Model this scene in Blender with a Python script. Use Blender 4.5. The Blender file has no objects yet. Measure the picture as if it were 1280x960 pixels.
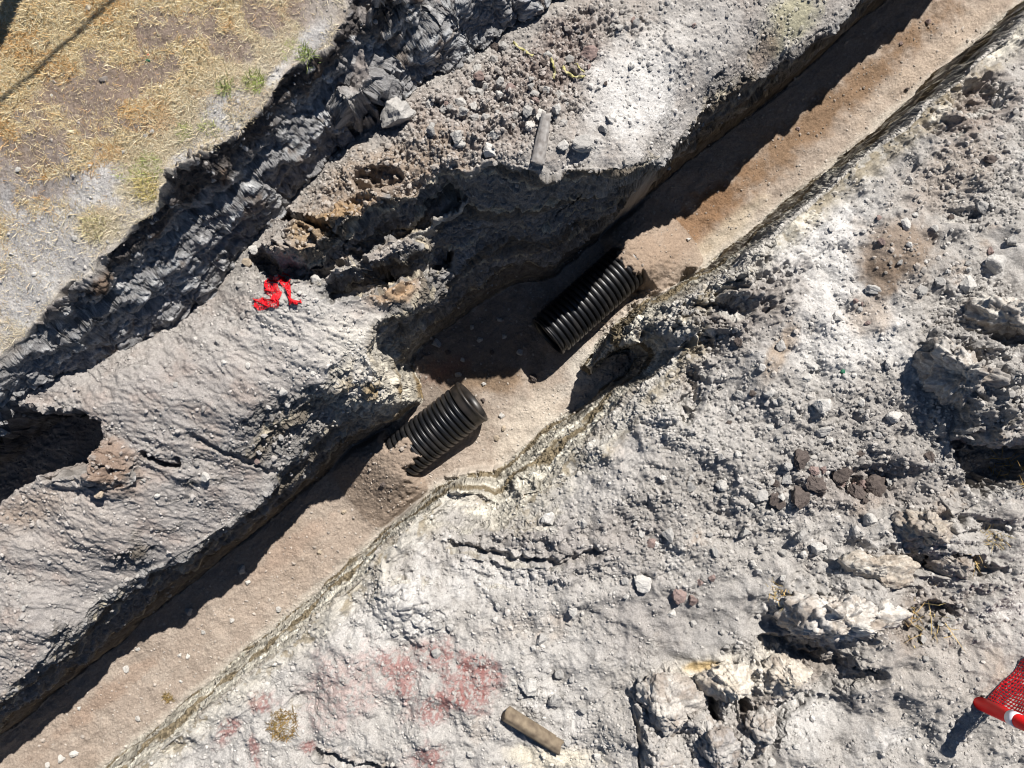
import bpy, bmesh, math, random
import numpy as np
from mathutils import Vector, Matrix, Euler

random.seed(11)
RNG = np.random.default_rng(11)
H, FPX = 8.0, 914.0
SUN_EL, SUN_DIR = 47.0, (0.50, 0.866)            # direction towards the sun on the ground plane
sc = bpy.context.scene
COL = sc.collection

# ------------------------------------------------------------------ noise
PERM = RNG.permutation(4096).astype(np.int32)
PERM = np.concatenate([PERM, PERM])
ANG = RNG.random(4096) * 2 * np.pi
GX, GY = np.cos(ANG).astype(np.float32), np.sin(ANG).astype(np.float32)
RA, RB, RC, RD = [RNG.random(4096).astype(np.float32) for _ in range(4)]
def hsh(i, j, seed): return PERM[(PERM[(i + seed * 131) & 4095] + j) & 4095]
def perlin(x, y, seed=0):
    x = np.asarray(x, np.float32); y = np.asarray(y, np.float32)
    i = np.floor(x).astype(np.int32); j = np.floor(y).astype(np.int32)
    fx = x - i; fy = y - j
    u = fx * fx * fx * (fx * (fx * 6 - 15) + 10); v = fy * fy * fy * (fy * (fy * 6 - 15) + 10)
    def g(a, b):
        h = hsh(i + a, j + b, seed)
        return GX[h] * (fx - a) + GY[h] * (fy - b)
    n0 = g(0, 0); n1 = g(1, 0); n2 = g(0, 1); n3 = g(1, 1)
    a = n0 + u * (n1 - n0); b = n2 + u * (n3 - n2)
    return (a + v * (b - a)) * 1.5
def fbm(x, y, scale, octs=4, seed=0, gain=0.5, lac=2.03):
    r = 0; a = 1.0; t = 0; x = x / scale; y = y / scale
    for o in range(octs):
        r = r + a * perlin(x + o * 17.3, y - o * 9.1, seed + o); t += a
        x = x * lac; y = y * lac; a *= gain
    return r / t * 1.35
def ridged(x, y, scale, octs=4, seed=0):
    r = 0; a = 1.0; t = 0; x = x / scale; y = y / scale
    for o in range(octs):
        r = r + a * (1 - np.abs(perlin(x + o * 7.7, y + o * 3.3, seed + o)) * 1.6); t += a
        x = x * 2.07; y = y * 2.07; a *= 0.5
    return r / t
def facets(x, y, cell, seed=0, tilt=0.9):
    """angular rubble: every cell is a tilted plane with its own height, in units of the cell"""
    x = np.asarray(x / cell, np.float32); y = np.asarray(y / cell, np.float32)
    i = np.floor(x).astype(np.int32); j = np.floor(y).astype(np.int32)
    best = np.full(x.shape, 9.0, np.float32); hgt = np.zeros_like(best); sec = best.copy()
    for a in (-1, 0, 1):
        for b in (-1, 0, 1):
            h = hsh(i + a, j + b, seed)
            dx = x - (i + a + 0.1 + 0.8 * RA[h]); dy = y - (j + b + 0.1 + 0.8 * RB[h])
            d = dx * dx + dy * dy
            z = RC[h] * 0.8 + tilt * (dx * GX[h] + dy * GY[h]) * RD[h] - 0.35 * d
            m = d < best
            sec = np.where(m, best, np.minimum(sec, d))
            hgt = np.where(m, z, hgt); best = np.where(m, d, best)
    edge = np.clip((np.sqrt(sec) - np.sqrt(best)) * 5, 0, 1)
    return hgt * (0.35 + 0.65 * edge)
def sstep(a, b, x):
    t = np.clip((x - a) / (b - a), 0, 1)
    return t * t * (3 - 2 * t)

# ------------------------------------------------------------------ photo measure -> place
def W(px, py, z=0.0): return ((px - 640) / FPX * (H - z), (480 - py) / FPX * (H - z))

def seg_dist(X, Y, pts, closed=True):
    n = len(pts); best = np.full(X.shape, 1e9, np.float32)
    for k in range(n if closed else n - 1):
        ax, ay = pts[k]; bx, by = pts[(k + 1) % n]
        dx, dy = bx - ax, by - ay; L = dx * dx + dy * dy + 1e-12
        t = np.clip(((X - ax) * dx + (Y - ay) * dy) / L, 0, 1)
        best = np.minimum(best, (X - ax - t * dx) ** 2 + (Y - ay - t * dy) ** 2)
    return np.sqrt(best)
def inside(X, Y, pts):
    c = np.zeros(X.shape, bool); n = len(pts)
    for k in range(n):
        ax, ay = pts[k]; bx, by = pts[(k + 1) % n]
        if ay == by: continue
        m = (ay > Y) != (by > Y)
        c ^= m & (X < (bx - ax) * (Y - ay) / (by - ay) + ax)
    return c
class Region:
    def __init__(s, verts, extra=()):
        s.poly = [W(*v) for v in verts]
        P = [(*W(*v), v[2]) for v in list(verts) + list(extra)]
        P = np.array(P); s.P = P[:, :2]; s.m = P[:, 2].mean()
        D = np.sqrt(((s.P[:, None] - s.P[None]) ** 2).sum(-1)) + np.eye(len(P)) * 0.02
        s.w = np.linalg.solve(D, P[:, 2] - s.m); s.lo, s.hi = P[:, 2].min() - .1, P[:, 2].max() + .1
    def z(s, X, Y):
        r = np.full(X.shape, s.m)
        for (px, py), w in zip(s.P, s.w): r = r + w * np.sqrt((X - px) ** 2 + (Y - py) ** 2)
        return np.clip(r, s.lo, s.hi).astype(np.float32)

ZF = -2.5
plateau = Region([(-7000, 4500, .76), (-700, 960, .30), (-150, 545, .25), (0, 440, .30), (40, 402, .40), (90, 357, .55), (140, 314, .70), (185, 274, .76), (228, 230, .76),
    (255, 197, .76), (300, 153, .80), (345, 109, .80), (388, 70, .80), (428, 32, .80), (436, -8, .80), (500, -60, .80), (610, -120, .80), (760, -200, .80),
    (1000, -380, .80), (1500, -800, .82), (5000, -4500, .82), (-7000, -7000, .82)], [(0, 0, .80), (200, 120, .80)])
bench = Region([(-900, 1250, -.2), (-200, 640, -.1), (0, 500, -.15), (60, 462, -.2), (130, 432, -.38), (200, 398, -.5), (262, 352, -.55), (296, 305, -.5), (326, 268, -.45), (378, 217, -.4),
    (420, 178, -.4), (468, 140, -.35), (560, 76, -.3), (640, 30, -.25), (715, -15, -.2), (830, -90, -.1), (1000, -200, 0), (1500, -620, 0),
    # lip of the trench
    (1900, -690, -.75), (1240, -140, -.75), (1080, 0, -.75), (1040, 35, -.75), (963, 90, -.72), (896, 132, -.55), (853, 176, -.35), (822, 202, -.1), (795, 212, .1), (760, 216, .2), (700, 214, .22),
    (640, 206, .2), (600, 205, .15), (572, 214, .1), (548, 246, -.1), (520, 280, -.25), (505, 305, -.3), (530, 318, -.45), (528, 345, -.5), (527, 372, -.6), (500, 392, -.5), (470, 400, -.35),
    (460, 412, -.3), (464, 440, -.4), (472, 462, -.5), (482, 480, -.8), (486, 494, -.9), (478, 504, -.8), (452, 512, -.85), (423, 517, -.85), (395, 545, -.85), (365, 575, -.85), (343, 602, -.85), (317, 637, -.85), (267, 672, -.85),
    (233, 697, -.85), (180, 712, -.85), (160, 732, -.85), (127, 742, -.85), (110, 777, -.85), (85, 800, -.85), (60, 830, -.85), (0, 872, -.85), (-120, 960, -.85), (-900, 1560, -.75)],
    [(90, 490, -.05), (150, 470, -.05), (250, 440, -.0), (340, 380, 0), (300, 520, -.1), (200, 600, -.3), (100, 680, -.35), (400, 480, -.2), (40, 660, -.45), (390, 300, .15), (470, 240, .15), (440, 200, .0),
     (530, 170, .15), (600, 150, .2), (700, 130, .2), (800, 120, .1), (850, 60, .05), (950, 20, -.25), (900, 90, -.25), (1010, 20, -.5), (60, 790, -.55), (150, 690, -.45)])
floor = Region([(-900, 1620, ZF), (-150, 1033, ZF), (0, 921, ZF), (83, 855, ZF), (167, 786, ZF), (250, 720, ZF), (333, 652, ZF), (427, 572, ZF), (470, 540, ZF), (505, 523, ZF), (525, 502, ZF), (522, 478, ZF), (514, 456, ZF), (524, 438, ZF), (548, 416, ZF),
    (592, 384, ZF), (640, 358, ZF), (690, 345, ZF), (722, 322, ZF), (762, 284, ZF), (853, 206, ZF), (953, 130, ZF), (1101, 3, ZF), (1260, -135, ZF), (1900, -690, ZF),
    (2080, -610, ZF), (1440, -130, ZF), (1272, 8, ZF), (1160, 104, ZF), (1060, 192, ZF), (930, 296, ZF), (868, 346, ZF), (822, 372, ZF), (790, 388, ZF), (750, 428, ZF), (722, 458, ZF), (735, 470, ZF + .05), (752, 448, ZF + .15), (785, 432, ZF + .3), (800, 445, ZF + .3), (785, 468, ZF + .2), (745, 492, ZF + .1),
    (718, 514, ZF), (690, 528, ZF), (668, 548, ZF), (640, 575, ZF), (618, 590, ZF), (590, 592, ZF), (560, 600, ZF), (507, 640, ZF), (427, 716, ZF), (360, 770, ZF), (300, 820, ZF), (213, 895, ZF), (133, 960, ZF), (-20, 1085, ZF), (-760, 1680, ZF)])
spoil = Region([(2200, -560, -.5), (1440, -115, -.5), (1290, 14, -.5), (1180, 110, -.5), (1090, 186, -.45), (1010, 255, -.4), (948, 305, -.4), (900, 345, -.5), (862, 368, -.7), (826, 384, -.9), (795, 396, -1.2), (768, 416, -1.5), (764, 436, -1.5), (790, 428, -1.0), (835, 414, -.6), (852, 428, -.5), (836, 456, -.5),
    (800, 482, -.6), (768, 514, -.7), (742, 545, -.75), (705, 580, -.8), (668, 614, -.85), (640, 630, -.9), (622, 628, -1.1), (600, 614, -1.2), (562, 614, -1.1), (520, 645, -.8), (475, 690, -.75), (438, 735, -.75), (365, 800, -.75), (260, 885, -.75), (165, 968, -.75), (0, 1105, -.75), (-760, 1760, -.75),
    (-2500, 5000, -.5), (7000, 5500, .3), (7000, -4500, .2)],
    [(900, 400, -.3), (1000, 330, -.2), (1000, 500, -.05), (900, 600, -.15), (800, 650, -.3), (700, 720, -.4), (600, 800, -.45), (500, 850, -.5), (800, 800, -.3), (650, 920, -.35), (1100, 250, -.2), (1200, 150, -.2), (1200, 300, -.05), (1100, 450, 0), (1000, 650, -.05), (1100, 600, -.05),
     (880, 780, -.3), (1000, 800, -.2), (1150, 850, .1), (1250, 900, .1), (1250, 700, .15), (1200, 500, .2), (1000, 930, 0), (750, 560, -.45), (840, 520, -.25), (350, 910, -.6)])
REG = [plateau, bench, floor, spoil]

# ------------------------------------------------------------------ grid
def axis(half, step, far):
    core = np.arange(-half, half + step / 2, step); out = []; s = step; p = core[-1]
    while p < far: s = min(s * 1.25, 4.0); p += s; out.append(p)
    out = np.array(out)
    return np.concatenate([-out[::-1], core, out]).astype(np.float32)
FX, FY = axis(7.3, 0.011, 45), axis(5.6, 0.011, 45)
CX, CY = axis(7.6, 0.04, 50), axis(5.9, 0.04, 50)
def bil(F, ax, ay, X, Y):
    i = np.clip(np.searchsorted(ax, X) - 1, 0, len(ax) - 2); j = np.clip(np.searchsorted(ay, Y) - 1, 0, len(ay) - 2)
    u = np.clip((X - ax[i]) / (ax[i + 1] - ax[i]), 0, 1); v = np.clip((Y - ay[j]) / (ay[j + 1] - ay[j]), 0, 1)
    return (F[j, i] * (1 - u) + F[j, i + 1] * u) * (1 - v) + (F[j + 1, i] * (1 - u) + F[j + 1, i + 1] * u) * v
GXc, GYc = np.meshgrid(CX, CY)
SD, RZ = [], []
for r in REG:
    d = seg_dist(GXc, GYc, r.poly); d = np.where(inside(GXc, GYc, r.poly), -d, d)
    SD.append(d.astype(np.float32)); RZ.append(r.z(GXc, GYc))
X, Y = np.meshgrid(FX, FY)
shp = X.shape
core = ((np.abs(X) < 7.4) & (np.abs(Y) < 5.7)).astype(np.float32)
# edges wander
wx = 0.11 * fbm(X, Y, .6, 3, 1); wy = 0.11 * fbm(X, Y, .6, 3, 31)
sdf = [bil(s, CX, CY, X, Y) for s in SD]
calm = np.where(sdf[2] < .35, .45, 1.0)            # the machine-cut trench is straighter
wx *= calm; wy *= calm
sdw = [bil(s, CX, CY, X + wx, Y + wy) for s in SD]
zr = [bil(s, CX, CY, X, Y) for s in RZ]
A = np.stack(sdw); Zs = np.stack(zr)
order = np.argsort(A, axis=0)
d1 = np.take_along_axis(A, order[:1], 0)[0]; d2 = np.take_along_axis(A, order[1:2], 0)[0]
i1, i2 = order[0], order[1]
z1 = np.take_along_axis(Zs, order[:1], 0)[0]; z2 = np.take_along_axis(Zs, order[1:2], 0)[0]
t = np.clip(d1 / np.maximum(d1 + d2, 1e-4), 0, 1); t = np.where(d1 < 0, 0, t)
def hi_to_lo(s): return np.where(s < .72, s * .50 / .72, .50 + (s - .72) * .50 / .28)
isf = (i1 == 2); f2 = (i2 == 2)
prof = np.where(isf, 1 - hi_to_lo(1 - t), np.where(f2, hi_to_lo(t), t))
Z = z1 + (z2 - z1) * prof
wall = np.where((d1 > 0) & (np.abs(z2 - z1) > .4), 1.0, 0.0) * np.clip(d1 / .05, 0, 1)
onP = sstep(.05, -.1, sdw[0]); onF = sstep(.04, -.05, sdw[2]); onS = sstep(.0, -.15, sdw[3]); onB = sstep(.0, -.15, sdw[1])

# ------------------------------------------------------------------ local forms
def ell(px, py, a, b, ang=0, z=0.0, p=2.0, warp=.25):
    """soft mask of an oval patch measured on the photograph, at height z; ang turns it anticlockwise"""
    cx, cy = W(px, py, z); s = (H - z) / FPX; ca, sa = math.cos(math.radians(ang)), math.sin(math.radians(ang))
    dx, dy = X - cx, Y - cy
    u = (dx * ca + dy * sa) / (a * s); v = (-dx * sa + dy * ca) / (b * s)
    q = np.sqrt(u * u + v * v)
    return q
WN = fbm(X, Y, .35, 4, 77); WN2 = fbm(X, Y, .12, 3, 91); WF = facets(X + .05 * WN2, Y, .13, 93) - .4
def patch(px, py, a, b, ang=0, z=0.0, soft=.35, rag=.35):
    q = ell(px, py, a, b, ang, z) + rag * WN + rag * .5 * WN2
    return sstep(1 + soft, 1 - soft, q)
def bump(px, py, a, b, ang, z, dz, soft=.5, rag=.3):
    global Z
    q = ell(px, py, a, b, ang, z) + rag * WN + rag * .6 * WN2 + .55 * WF
    m = sstep(1 + soft, 1 - soft, q); Z = Z + dz * m * (.8 + .7 * WF * (m > .05))
def strip(pts, z, w, soft=.6):
    d = seg_dist(X + .05 * WN, Y + .05 * WN2, [W(x, y, z) for x, y in pts], False)
    return sstep(w * (1 + soft), w * (1 - soft), d)
def polymask(pts, z, soft, rag=.08):
    P = [W(x, y, z) for x, y in pts]
    d = seg_dist(GXc, GYc, P); d = np.where(inside(GXc, GYc, P), -d, d)
    d = bil(d, CX, CY, X + rag * WN, Y + rag * WN2)
    return sstep(soft, -soft, d)
# the cave under the slab on the left
m = polymask([(-300, 700), (-60, 575), (10, 520), (33, 509), (80, 519), (117, 517), (140, 532), (140, 552), (124, 586), (60, 592), (17, 609), (0, 628), (-300, 830)], -.4, .07)
Z = Z + (-1.45 - Z) * m
bump(150, 583, 24, 30, 20, -.4, .22); bump(120, 595, 40, 8, 5, -.5, .12)
# big clods above the gully
bump(385, 300, 62, 30, 18, .2, .28, .3); bump(440, 262, 40, 18, 25, .2, .16, .3); bump(350, 305, 22, 22, 0, .2, .15)
Z -= .42 * strip([(318, 325), (350, 338), (400, 338), (440, 312), (480, 285), (530, 262), (565, 235)], -.1, .10)
Z -= .35 * strip([(350, 262), (400, 285), (430, 297)], 0, .04)
Z -= .45 * strip([(420, 365), (470, 352), (510, 330), (545, 310)], -.3, .10)
Z -= .30 * strip([(455, 330), (480, 345)], -.3, .04)
bump(468, 222, 24, 14, 10, .1, -.30, .3); bump(500, 258, 30, 8, 15, 0, .18); bump(500, 366, 24, 14, 20, -.4, .2)
bump(412, 335, 26, 14, 15, -.2, .12); bump(445, 345, 20, 12, -35, -.2, .15)
Z -= .22 * strip([(185, 570), (210, 582), (222, 580)], -.3, .035) + .08 * strip([(245, 545), (300, 580), (330, 600)], -.3, .04)
# promontory of the plateau and ledges in the upper wall
m = polymask([(428, -20), (440, -20), (458, 40), (472, 90), (463, 118), (440, 142), (424, 118), (404, 84), (415, 40)], .35, .05, .10); Z = Z + (np.maximum(Z, .36 + .12 * WN) - Z) * m
bump(90, 385, 46, 10, 38, .4, .40, .4); bump(262, 226, 40, 14, 42, .5, .35, .5, .6); bump(495, 15, 30, 12, 25, .5, .5)
# right bank
bump(890, 375, 80, 40, 25, -.4, .32); bump(920, 318, 14, 20, -20, -.2, -.35, .4); bump(915, 385, 22, 14, 0, -.2, -.30, .4, .5); bump(864, 495, 12, 28, -15, -.3, -.30, .4, .5)
bump(815, 415, 12, 12, 0, -.5, -.25); bump(1235, 115, 30, 22, 30, -.2, -.28); bump(1185, 158, 18, 10, 0, -.2, -.18); bump(1205, 272, 24, 8, 0, -.1, -.12)
m = polymask([(1158, 424), (1180, 414), (1240, 432), (1330, 440), (1400, 570), (1270, 560), (1235, 540), (1186, 545), (1186, 515), (1174, 487)], .1, .05); Z += .42 * m * (.8 + .5 * WN)
m = polymask([(1183, 545), (1206, 600), (1224, 615), (1268, 592), (1330, 580), (1330, 548), (1240, 542)], 0, .07); Z -= .55 * m
m = polymask([(800, 852), (842, 840), (867, 848), (900, 836), (942, 820), (975, 815), (1030, 838), (1000, 865), (960, 885), (940, 1010), (815, 1010), (795, 880)], -.2, .05); Z += .22 * m * (.8 + .6 * WN)
Z -= .35 * strip([(888, 872), (893, 900), (905, 930), (912, 960)], -.1, .05) + .3 * strip([(926, 875), (930, 895)], -.1, .035) + .2 * strip([(965, 850), (958, 862)], 0, .025)
m = polymask([(1000, 835), (1060, 835), (1100, 845), (1040, 870), (985, 900), (950, 960), (930, 960), (965, 890)], 0, .07); Z -= .18 * m
bump(1050, 755, 75, 40, 5, 0, .2); bump(1000, 815, 50, 14, -10, -.2, -.25, .4); bump(1180, 705, 60, 12, -5, 0, -.3, .4); bump(1155, 775, 40, 18, 20, 0, -.25, .4)
bump(1200, 655, 50, 12, -8, 0, -.2); bump(1080, 600, 34, 22, -10, -.05, -.18); bump(1140, 670, 70, 30, 0, 0, .12)
Z -= .14 * strip([(560, 690), (640, 705), (700, 705), (745, 690)], -.4, .04, .8)
bump(655, 690, 90, 30, 5, -.4, .14); bump(520, 760, 50, 30, -30, -.6, .12)
Z -= .16 * strip([(395, 945), (440, 958), (500, 965)], -.5, .05)
# ledges and torn blocks in the pale right hand wall
bump(655, 600, 18, 10, 35, -1.2, .35, .3); bump(595, 606, 40, 6, 8, -1.2, .25, .4); bump(480, 470, 14, 40, -35, -1., .15)
# soil shed over the pipe ends
sun_az = math.atan2(SUN_DIR[1], SUN_DIR[0])
PIPE_R = .335
P1 = [Vector((*W(591, 501, ZF + PIPE_R), 0)), Vector((*W(494, 577, ZF + PIPE_R), 0))]
P2 = [Vector((*W(684, 421, ZF + PIPE_R), 0)), Vector((*W(792, 325, ZF + PIPE_R), 0))]
def along(P):
    d = (P[1] - P[0]); L = d.length; d = d / L
    return (X - P[0].x) * d.x + (Y - P[0].y) * d.y, -(X - P[0].x) * d.y + (Y - P[0].y) * d.x, L

def shed(P, tilt, frm, half):
    u, v, L = along(P); av = np.abs(v); top = 2 * PIPE_R + .015 - np.clip(u, 0, 9) * math.sin(math.radians(tilt))
    tongue = sstep(L * frm, L * (frm + .14), u + .12 * WN2 + .05 * WN) * sstep(half + .10, half - .02, av + .06 * WN2 + .03 * WN) * (u < L * 1.1)
    end = sstep(L * .90, L * 1.0, u + .04 * WN2) * sstep(.72 + .4 * np.clip(u - L, 0, 1), .16, av + .03 * WN2)
    tail = sstep(L + 1.1, L - .05, u) * (u > L * .8)
    return np.maximum(tongue * (u < L), end) * top * np.where(u > L * .95, tail, 1)
TILT1, TILT2 = 6.5, 5.0
mound1 = shed(P1, TILT1, .62, .17); mound2 = shed(P2, TILT2, .78, .20)
mound = np.maximum(mound1, mound2) * sstep(.02, -.10, sdw[2])

# ------------------------------------------------------------------ roughness of the ground
rub = .24 + .26 * WN + .30 * fbm(X, Y, 1.1, 3, 97)
rub = np.where(sdf[0] < .02, .10, rub); rub = np.where(sdf[2] < 0, .10, rub)
rub = np.where(sdf[1] < 0, .28 + .2 * WN, rub)
for (px, py, a, b, ang, z, k) in [(620, 130, 150, 70, 25, .2, 1.0), (730, 60, 60, 50, 40, 0, .9), (480, 240, 110, 70, 25, .1, .85), (880, 395, 90, 55, 20, -.3, 1.1), (1050, 560, 130, 90, 0, 0, .6),
        (870, 640, 110, 80, 20, -.2, .6), (1225, 480, 60, 130, 0, .2, 1.0), (900, 890, 120, 60, 10, 0, .7), (800, 60, 40, 40, 0, .1, .7), (690, 690, 110, 45, 0, -.4, .55), (1150, 760, 110, 30, 20, 0, .5), (840, 500, 60, 60, 0, -.3, .8), (1230, 230, 60, 50, 0, 0, .6)]:
    q = patch(px, py, a, b, ang, z, .4, .4); rub = rub * (1 - q) + k * q
for (px, py, a, b, ang, z, k) in [(790, 110, 60, 60, 40, 0, .18), (230, 470, 150, 70, 20, 0, .12), (110, 680, 110, 80, 30, -.3, .14), (1000, 360, 90, 45, 40, -.2, .22), (870, 790, 60, 70, 0, -.3, .08), (820, 775, 50, 40, 0, -.3, .10), (1110, 300, 60, 60, 0, -.1, .2), (560, 840, 150, 80, 20, -.4, .3), (380, 860, 120, 80, 30, -.6, .25), (1180, 880, 60, 60, 0, .1, .25)]:
    q = patch(px, py, a, b, ang, z, .4, .4); rub = rub * (1 - q) + k * q
def blur(F, k):
    for ax in (0, 1):
        c = np.cumsum(np.pad(F, [(k + 1, k) if i == ax else (0, 0) for i in (0, 1)], mode='edge'), axis=ax, dtype=np.float64)
        F = (np.take(c, np.arange(2 * k + 1, c.shape[ax]), ax) - np.take(c, np.arange(0, c.shape[ax] - 2 * k - 1), ax)) / (2 * k + 1)
    return F.astype(np.float32)
gy0, gx0 = np.gradient(blur(Z, 3), FY, FX); steep = np.clip((np.hypot(gx0, gy0) - .7) / .6, 0, 1)
rub = np.clip(rub, .04, 1.2)
rw = rub * (1 - steep) + .10 * steep
dZ = .10 * fbm(X, Y, .9, 3, 5) * (1 - onF * .7) * (1 - onP * .6)
dZ += rw ** 1.4 * (.10 * (facets(X + .1 * WN2, Y, .24, 3) - .4) + .058 * (facets(X, Y + .05 * WN2, .11, 4) - .4) + .060 * np.maximum(facets(X, Y, .06, 6, 1.2) - .42, 0))
dZ += .075 * np.maximum(facets(X, Y, .034, 8, 1.3) - .40, 0) * (.10 + .8 * np.clip(rw, 0, 1)) + .013 * perlin(X / .022, Y / .022, 15) * (.22 + .8 * np.clip(rw, 0, 1))
dZ += (.11 * fbm(X, Y, .55, 3, 19) + .06 * fbm(X, Y, 1.5, 2, 20)) * onS + .09 * onS * (ridged(X + .3 * WN, Y, .8, 3, 23) - .6)
dZ += onF * .022 * (ridged((X * .77 + Y * .64) * .3, -X * .64 + Y * .77, .22, 4, 27) - .6) + onF * .02 * fbm(X, Y, .35, 4, 29)
dZ += (.008 + .045 * rw) * fbm(X, Y, .20, 5, 9, .6)
# scoured, rippled slab on the left and scraped streaks on banks
th = math.radians(-28); ru = X * math.cos(th) + Y * math.sin(th); rv = -X * math.sin(th) + Y * math.cos(th)
slab = onB * sstep(-1.0, -1.6, X) * sstep(1.2, .7, Y)
dZ += slab * .026 * (ridged(ru * .5, rv, .07, 3, 46) - .62) + slab * .03 * np.maximum(facets(X * .7, Y, .07, 47, 1.2) - .5, 0)
dZ += slab * .032 * (ridged(ru * .45, rv, .16, 5, 40) - .6) + slab * .05 * fbm(ru * .5, rv, .35, 4, 44)
th = math.radians(40); tu = X * math.cos(th) + Y * math.sin(th); tv = -X * math.sin(th) + Y * math.cos(th)
lowall = wall * (sdf[2] < .9)
sw = sstep(.7, .1, sdf[3]) * sstep(-.9, -.2, sdf[3]) * sstep(0, .1, sdf[2])
dZ += sw * .07 * (ridged(tu * .2, tv, .13, 4, 57) - .6)
# upper wall: vertical flutes
Z = Z + dZ * np.where(core > 0, 1, .4) * (1 - .75 * steep)
Z = np.where(mound > 0, ZF + mound + (Z - ZF) * (1 - .6 * np.clip(mound / .2, 0, 1)) + .02 * (facets(X, Y, .05, 71) - .4) * np.clip(mound / .2, 0, 1), Z)
Z = Z.astype(np.float32)

# ------------------------------------------------------------------ ground colours (albedo of the materials lying there, plus painted shade on the pit floor)
C = np.empty(shp + (3,), np.float32)
def paint(mask, rgb, k=1.0):
    global C
    m = np.clip(mask * k, 0, 1)[..., None]
    C = C * (1 - m) + np.array(rgb, np.float32) * m
GREY, PALE, WHITE = (.335, .316, .295), (.42, .402, .382), (.58, .565, .545)
TAN, BROWN, DARK, RUST = (.325, .268, .222), (.20, .120, .068), (.15, .115, .092), (.215, .130, .075)
C[:] = GREY
n1 = fbm(X, Y, 1.3, 5, 101); n2 = fbm(X, Y, .4, 5, 111); n3 = fbm(X, Y, .12, 4, 121); n4 = fbm(X, Y, .04, 3, 131)
paint(sstep(-.1, .7, n1 + .4 * n3 + .2 * n2), PALE, .7); paint(sstep(.2, .8, n2 + .3 * n4), (.29, .262, .240), .55); paint(sstep(.25, .7, fbm(X, Y, .7, 5, 141) + .2 * n4), WHITE, .5)
paint(sstep(.35, .8, fbm(X, Y, .8, 4, 151) + .3 * n3), (.30, .225, .165), .5)
# bench
paint(onB, (.31, .288, .268), .75); paint(slab, (.30, .279, .266), .85); paint(slab * sstep(.1, .6, n2 + .4 * n3), (.30, .245, .222), .5); paint(slab * sstep(.1, .6, n1 - .3 * n2), (.33, .31, .29), .5)
paint(onB * sstep(-.2, .5, n2), (.29, .250, .222), .4)
def spot(px, py, a, b, ang, z, rgb, k=1., soft=.5, rag=.5): paint(patch(px, py, a, b, ang, z, soft, rag), rgb, k)
for s in [(620, 130, 130, 60, 25, .2, (.27, .225, .20), .6), (700, 60, 60, 40, 30, .1, (.21, .16, .14), .6), (470, 240, 110, 60, 25, .1, (.27, .21, .16), .8), (395, 290, 40, 22, 20, .2, (.30, .215, .13), .8), (430, 265, 30, 12, 25, .2, (.30, .20, .11), .8), (495, 365, 34, 18, 15, -.4, (.36, .24, .14), .8),
          (800, 110, 55, 80, -30, .1, WHITE, .8), (880, 40, 60, 40, 20, 0, PALE, .6), (1000, 10, 40, 26, 40, -.2, (.36, .34, .22), .7), (960, 60, 14, 40, -30, -.3, (.26, .19, .14), .6), (350, 400, 90, 40, 20, 0, PALE, .55), (400, 430, 60, 60, 0, -.1, PALE, .6), (455, 455, 34, 60, 20, -.4, (.54, .51, .46), .85),
          (150, 580, 26, 32, 20, -.3, (.23, .165, .125), .9), (40, 640, 60, 20, 20, -.4, (.27, .21, .165), .7), (100, 660, 70, 50, 0, -.4, (.37, .33, .30), .5),
          # right bank
          (1010, 340, 110, 60, 35, -.3, WHITE, .8), (1060, 430, 70, 40, 20, 0, WHITE, .6), (890, 395, 110, 55, 20, -.4, (.205, .180, .162), .85), (800, 625, 150, 50, 25, -.3, (.265, .248, .232), .55), (1070, 555, 140, 60, 10, 0, (.275, .258, .242), .5), (930, 480, 50, 60, 0, -.2, (.27, .25, .235), .5), (1120, 315, 45, 45, 70, -.1, (.225, .172, .13), .9), (1105, 345, 28, 18, 0, -.1, (.15, .11, .08), .8), (1090, 390, 24, 24, 0, 0, (.32, .25, .19), .6), (970, 445, 12, 40, -30, -.1, (.30, .22, .15), .7),
          (1215, 120, 60, 50, 30, -.2, (.23, .18, .15), .7), (1190, 220, 70, 30, 30, -.1, (.30, .25, .21), .6), (1080, 610, 90, 30, 10, 0, (.26, .23, .21), .6), (700, 690, 130, 40, 10, -.4, (.28, .255, .24), .55), (870, 790, 70, 80, 0, -.3, (.31, .295, .28), .7), (800, 770, 60, 50, 0, -.3, (.30, .28, .265), .7),
          (620, 720, 60, 24, 10, -.5, WHITE, .5), (560, 840, 160, 60, 25, -.5, PALE, .6), (480, 770, 90, 40, 30, -.6, WHITE, .45), (300, 900, 140, 50, 40, -.7, PALE, .8), (600, 930, 120, 40, 0, -.4, PALE, .5), (690, 950, 60, 14, 0, -.3, (.62, .56, .44), .6),
          (920, 848, 90, 24, 10, 0, (.62, .57, .49), .75), (885, 842, 18, 7, 10, 0, (.44, .31, .13), .8), (1020, 850, 60, 18, 15, .1, (.25, .215, .185), .8), (970, 890, 50, 20, 35, .1, (.25, .21, .18), .7), (1010, 900, 40, 40, 20, .1, WHITE, .5), (1150, 830, 90, 60, 0, .1, (.33, .30, .27), .5), (1150, 770, 70, 30, 20, 0, (.22, .185, .16), .6), (1220, 560, 50, 60, 0, 0, (.24, .225, .21), .6), (900, 510, 90, 60, 0, -.2, PALE, .5),
          (540, 640, 80, 14, 38, -.9, PALE, .7), (760, 590, 80, 30, 40, -.5, (.44, .42, .40), .6)]:
    spot(*s)
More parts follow.
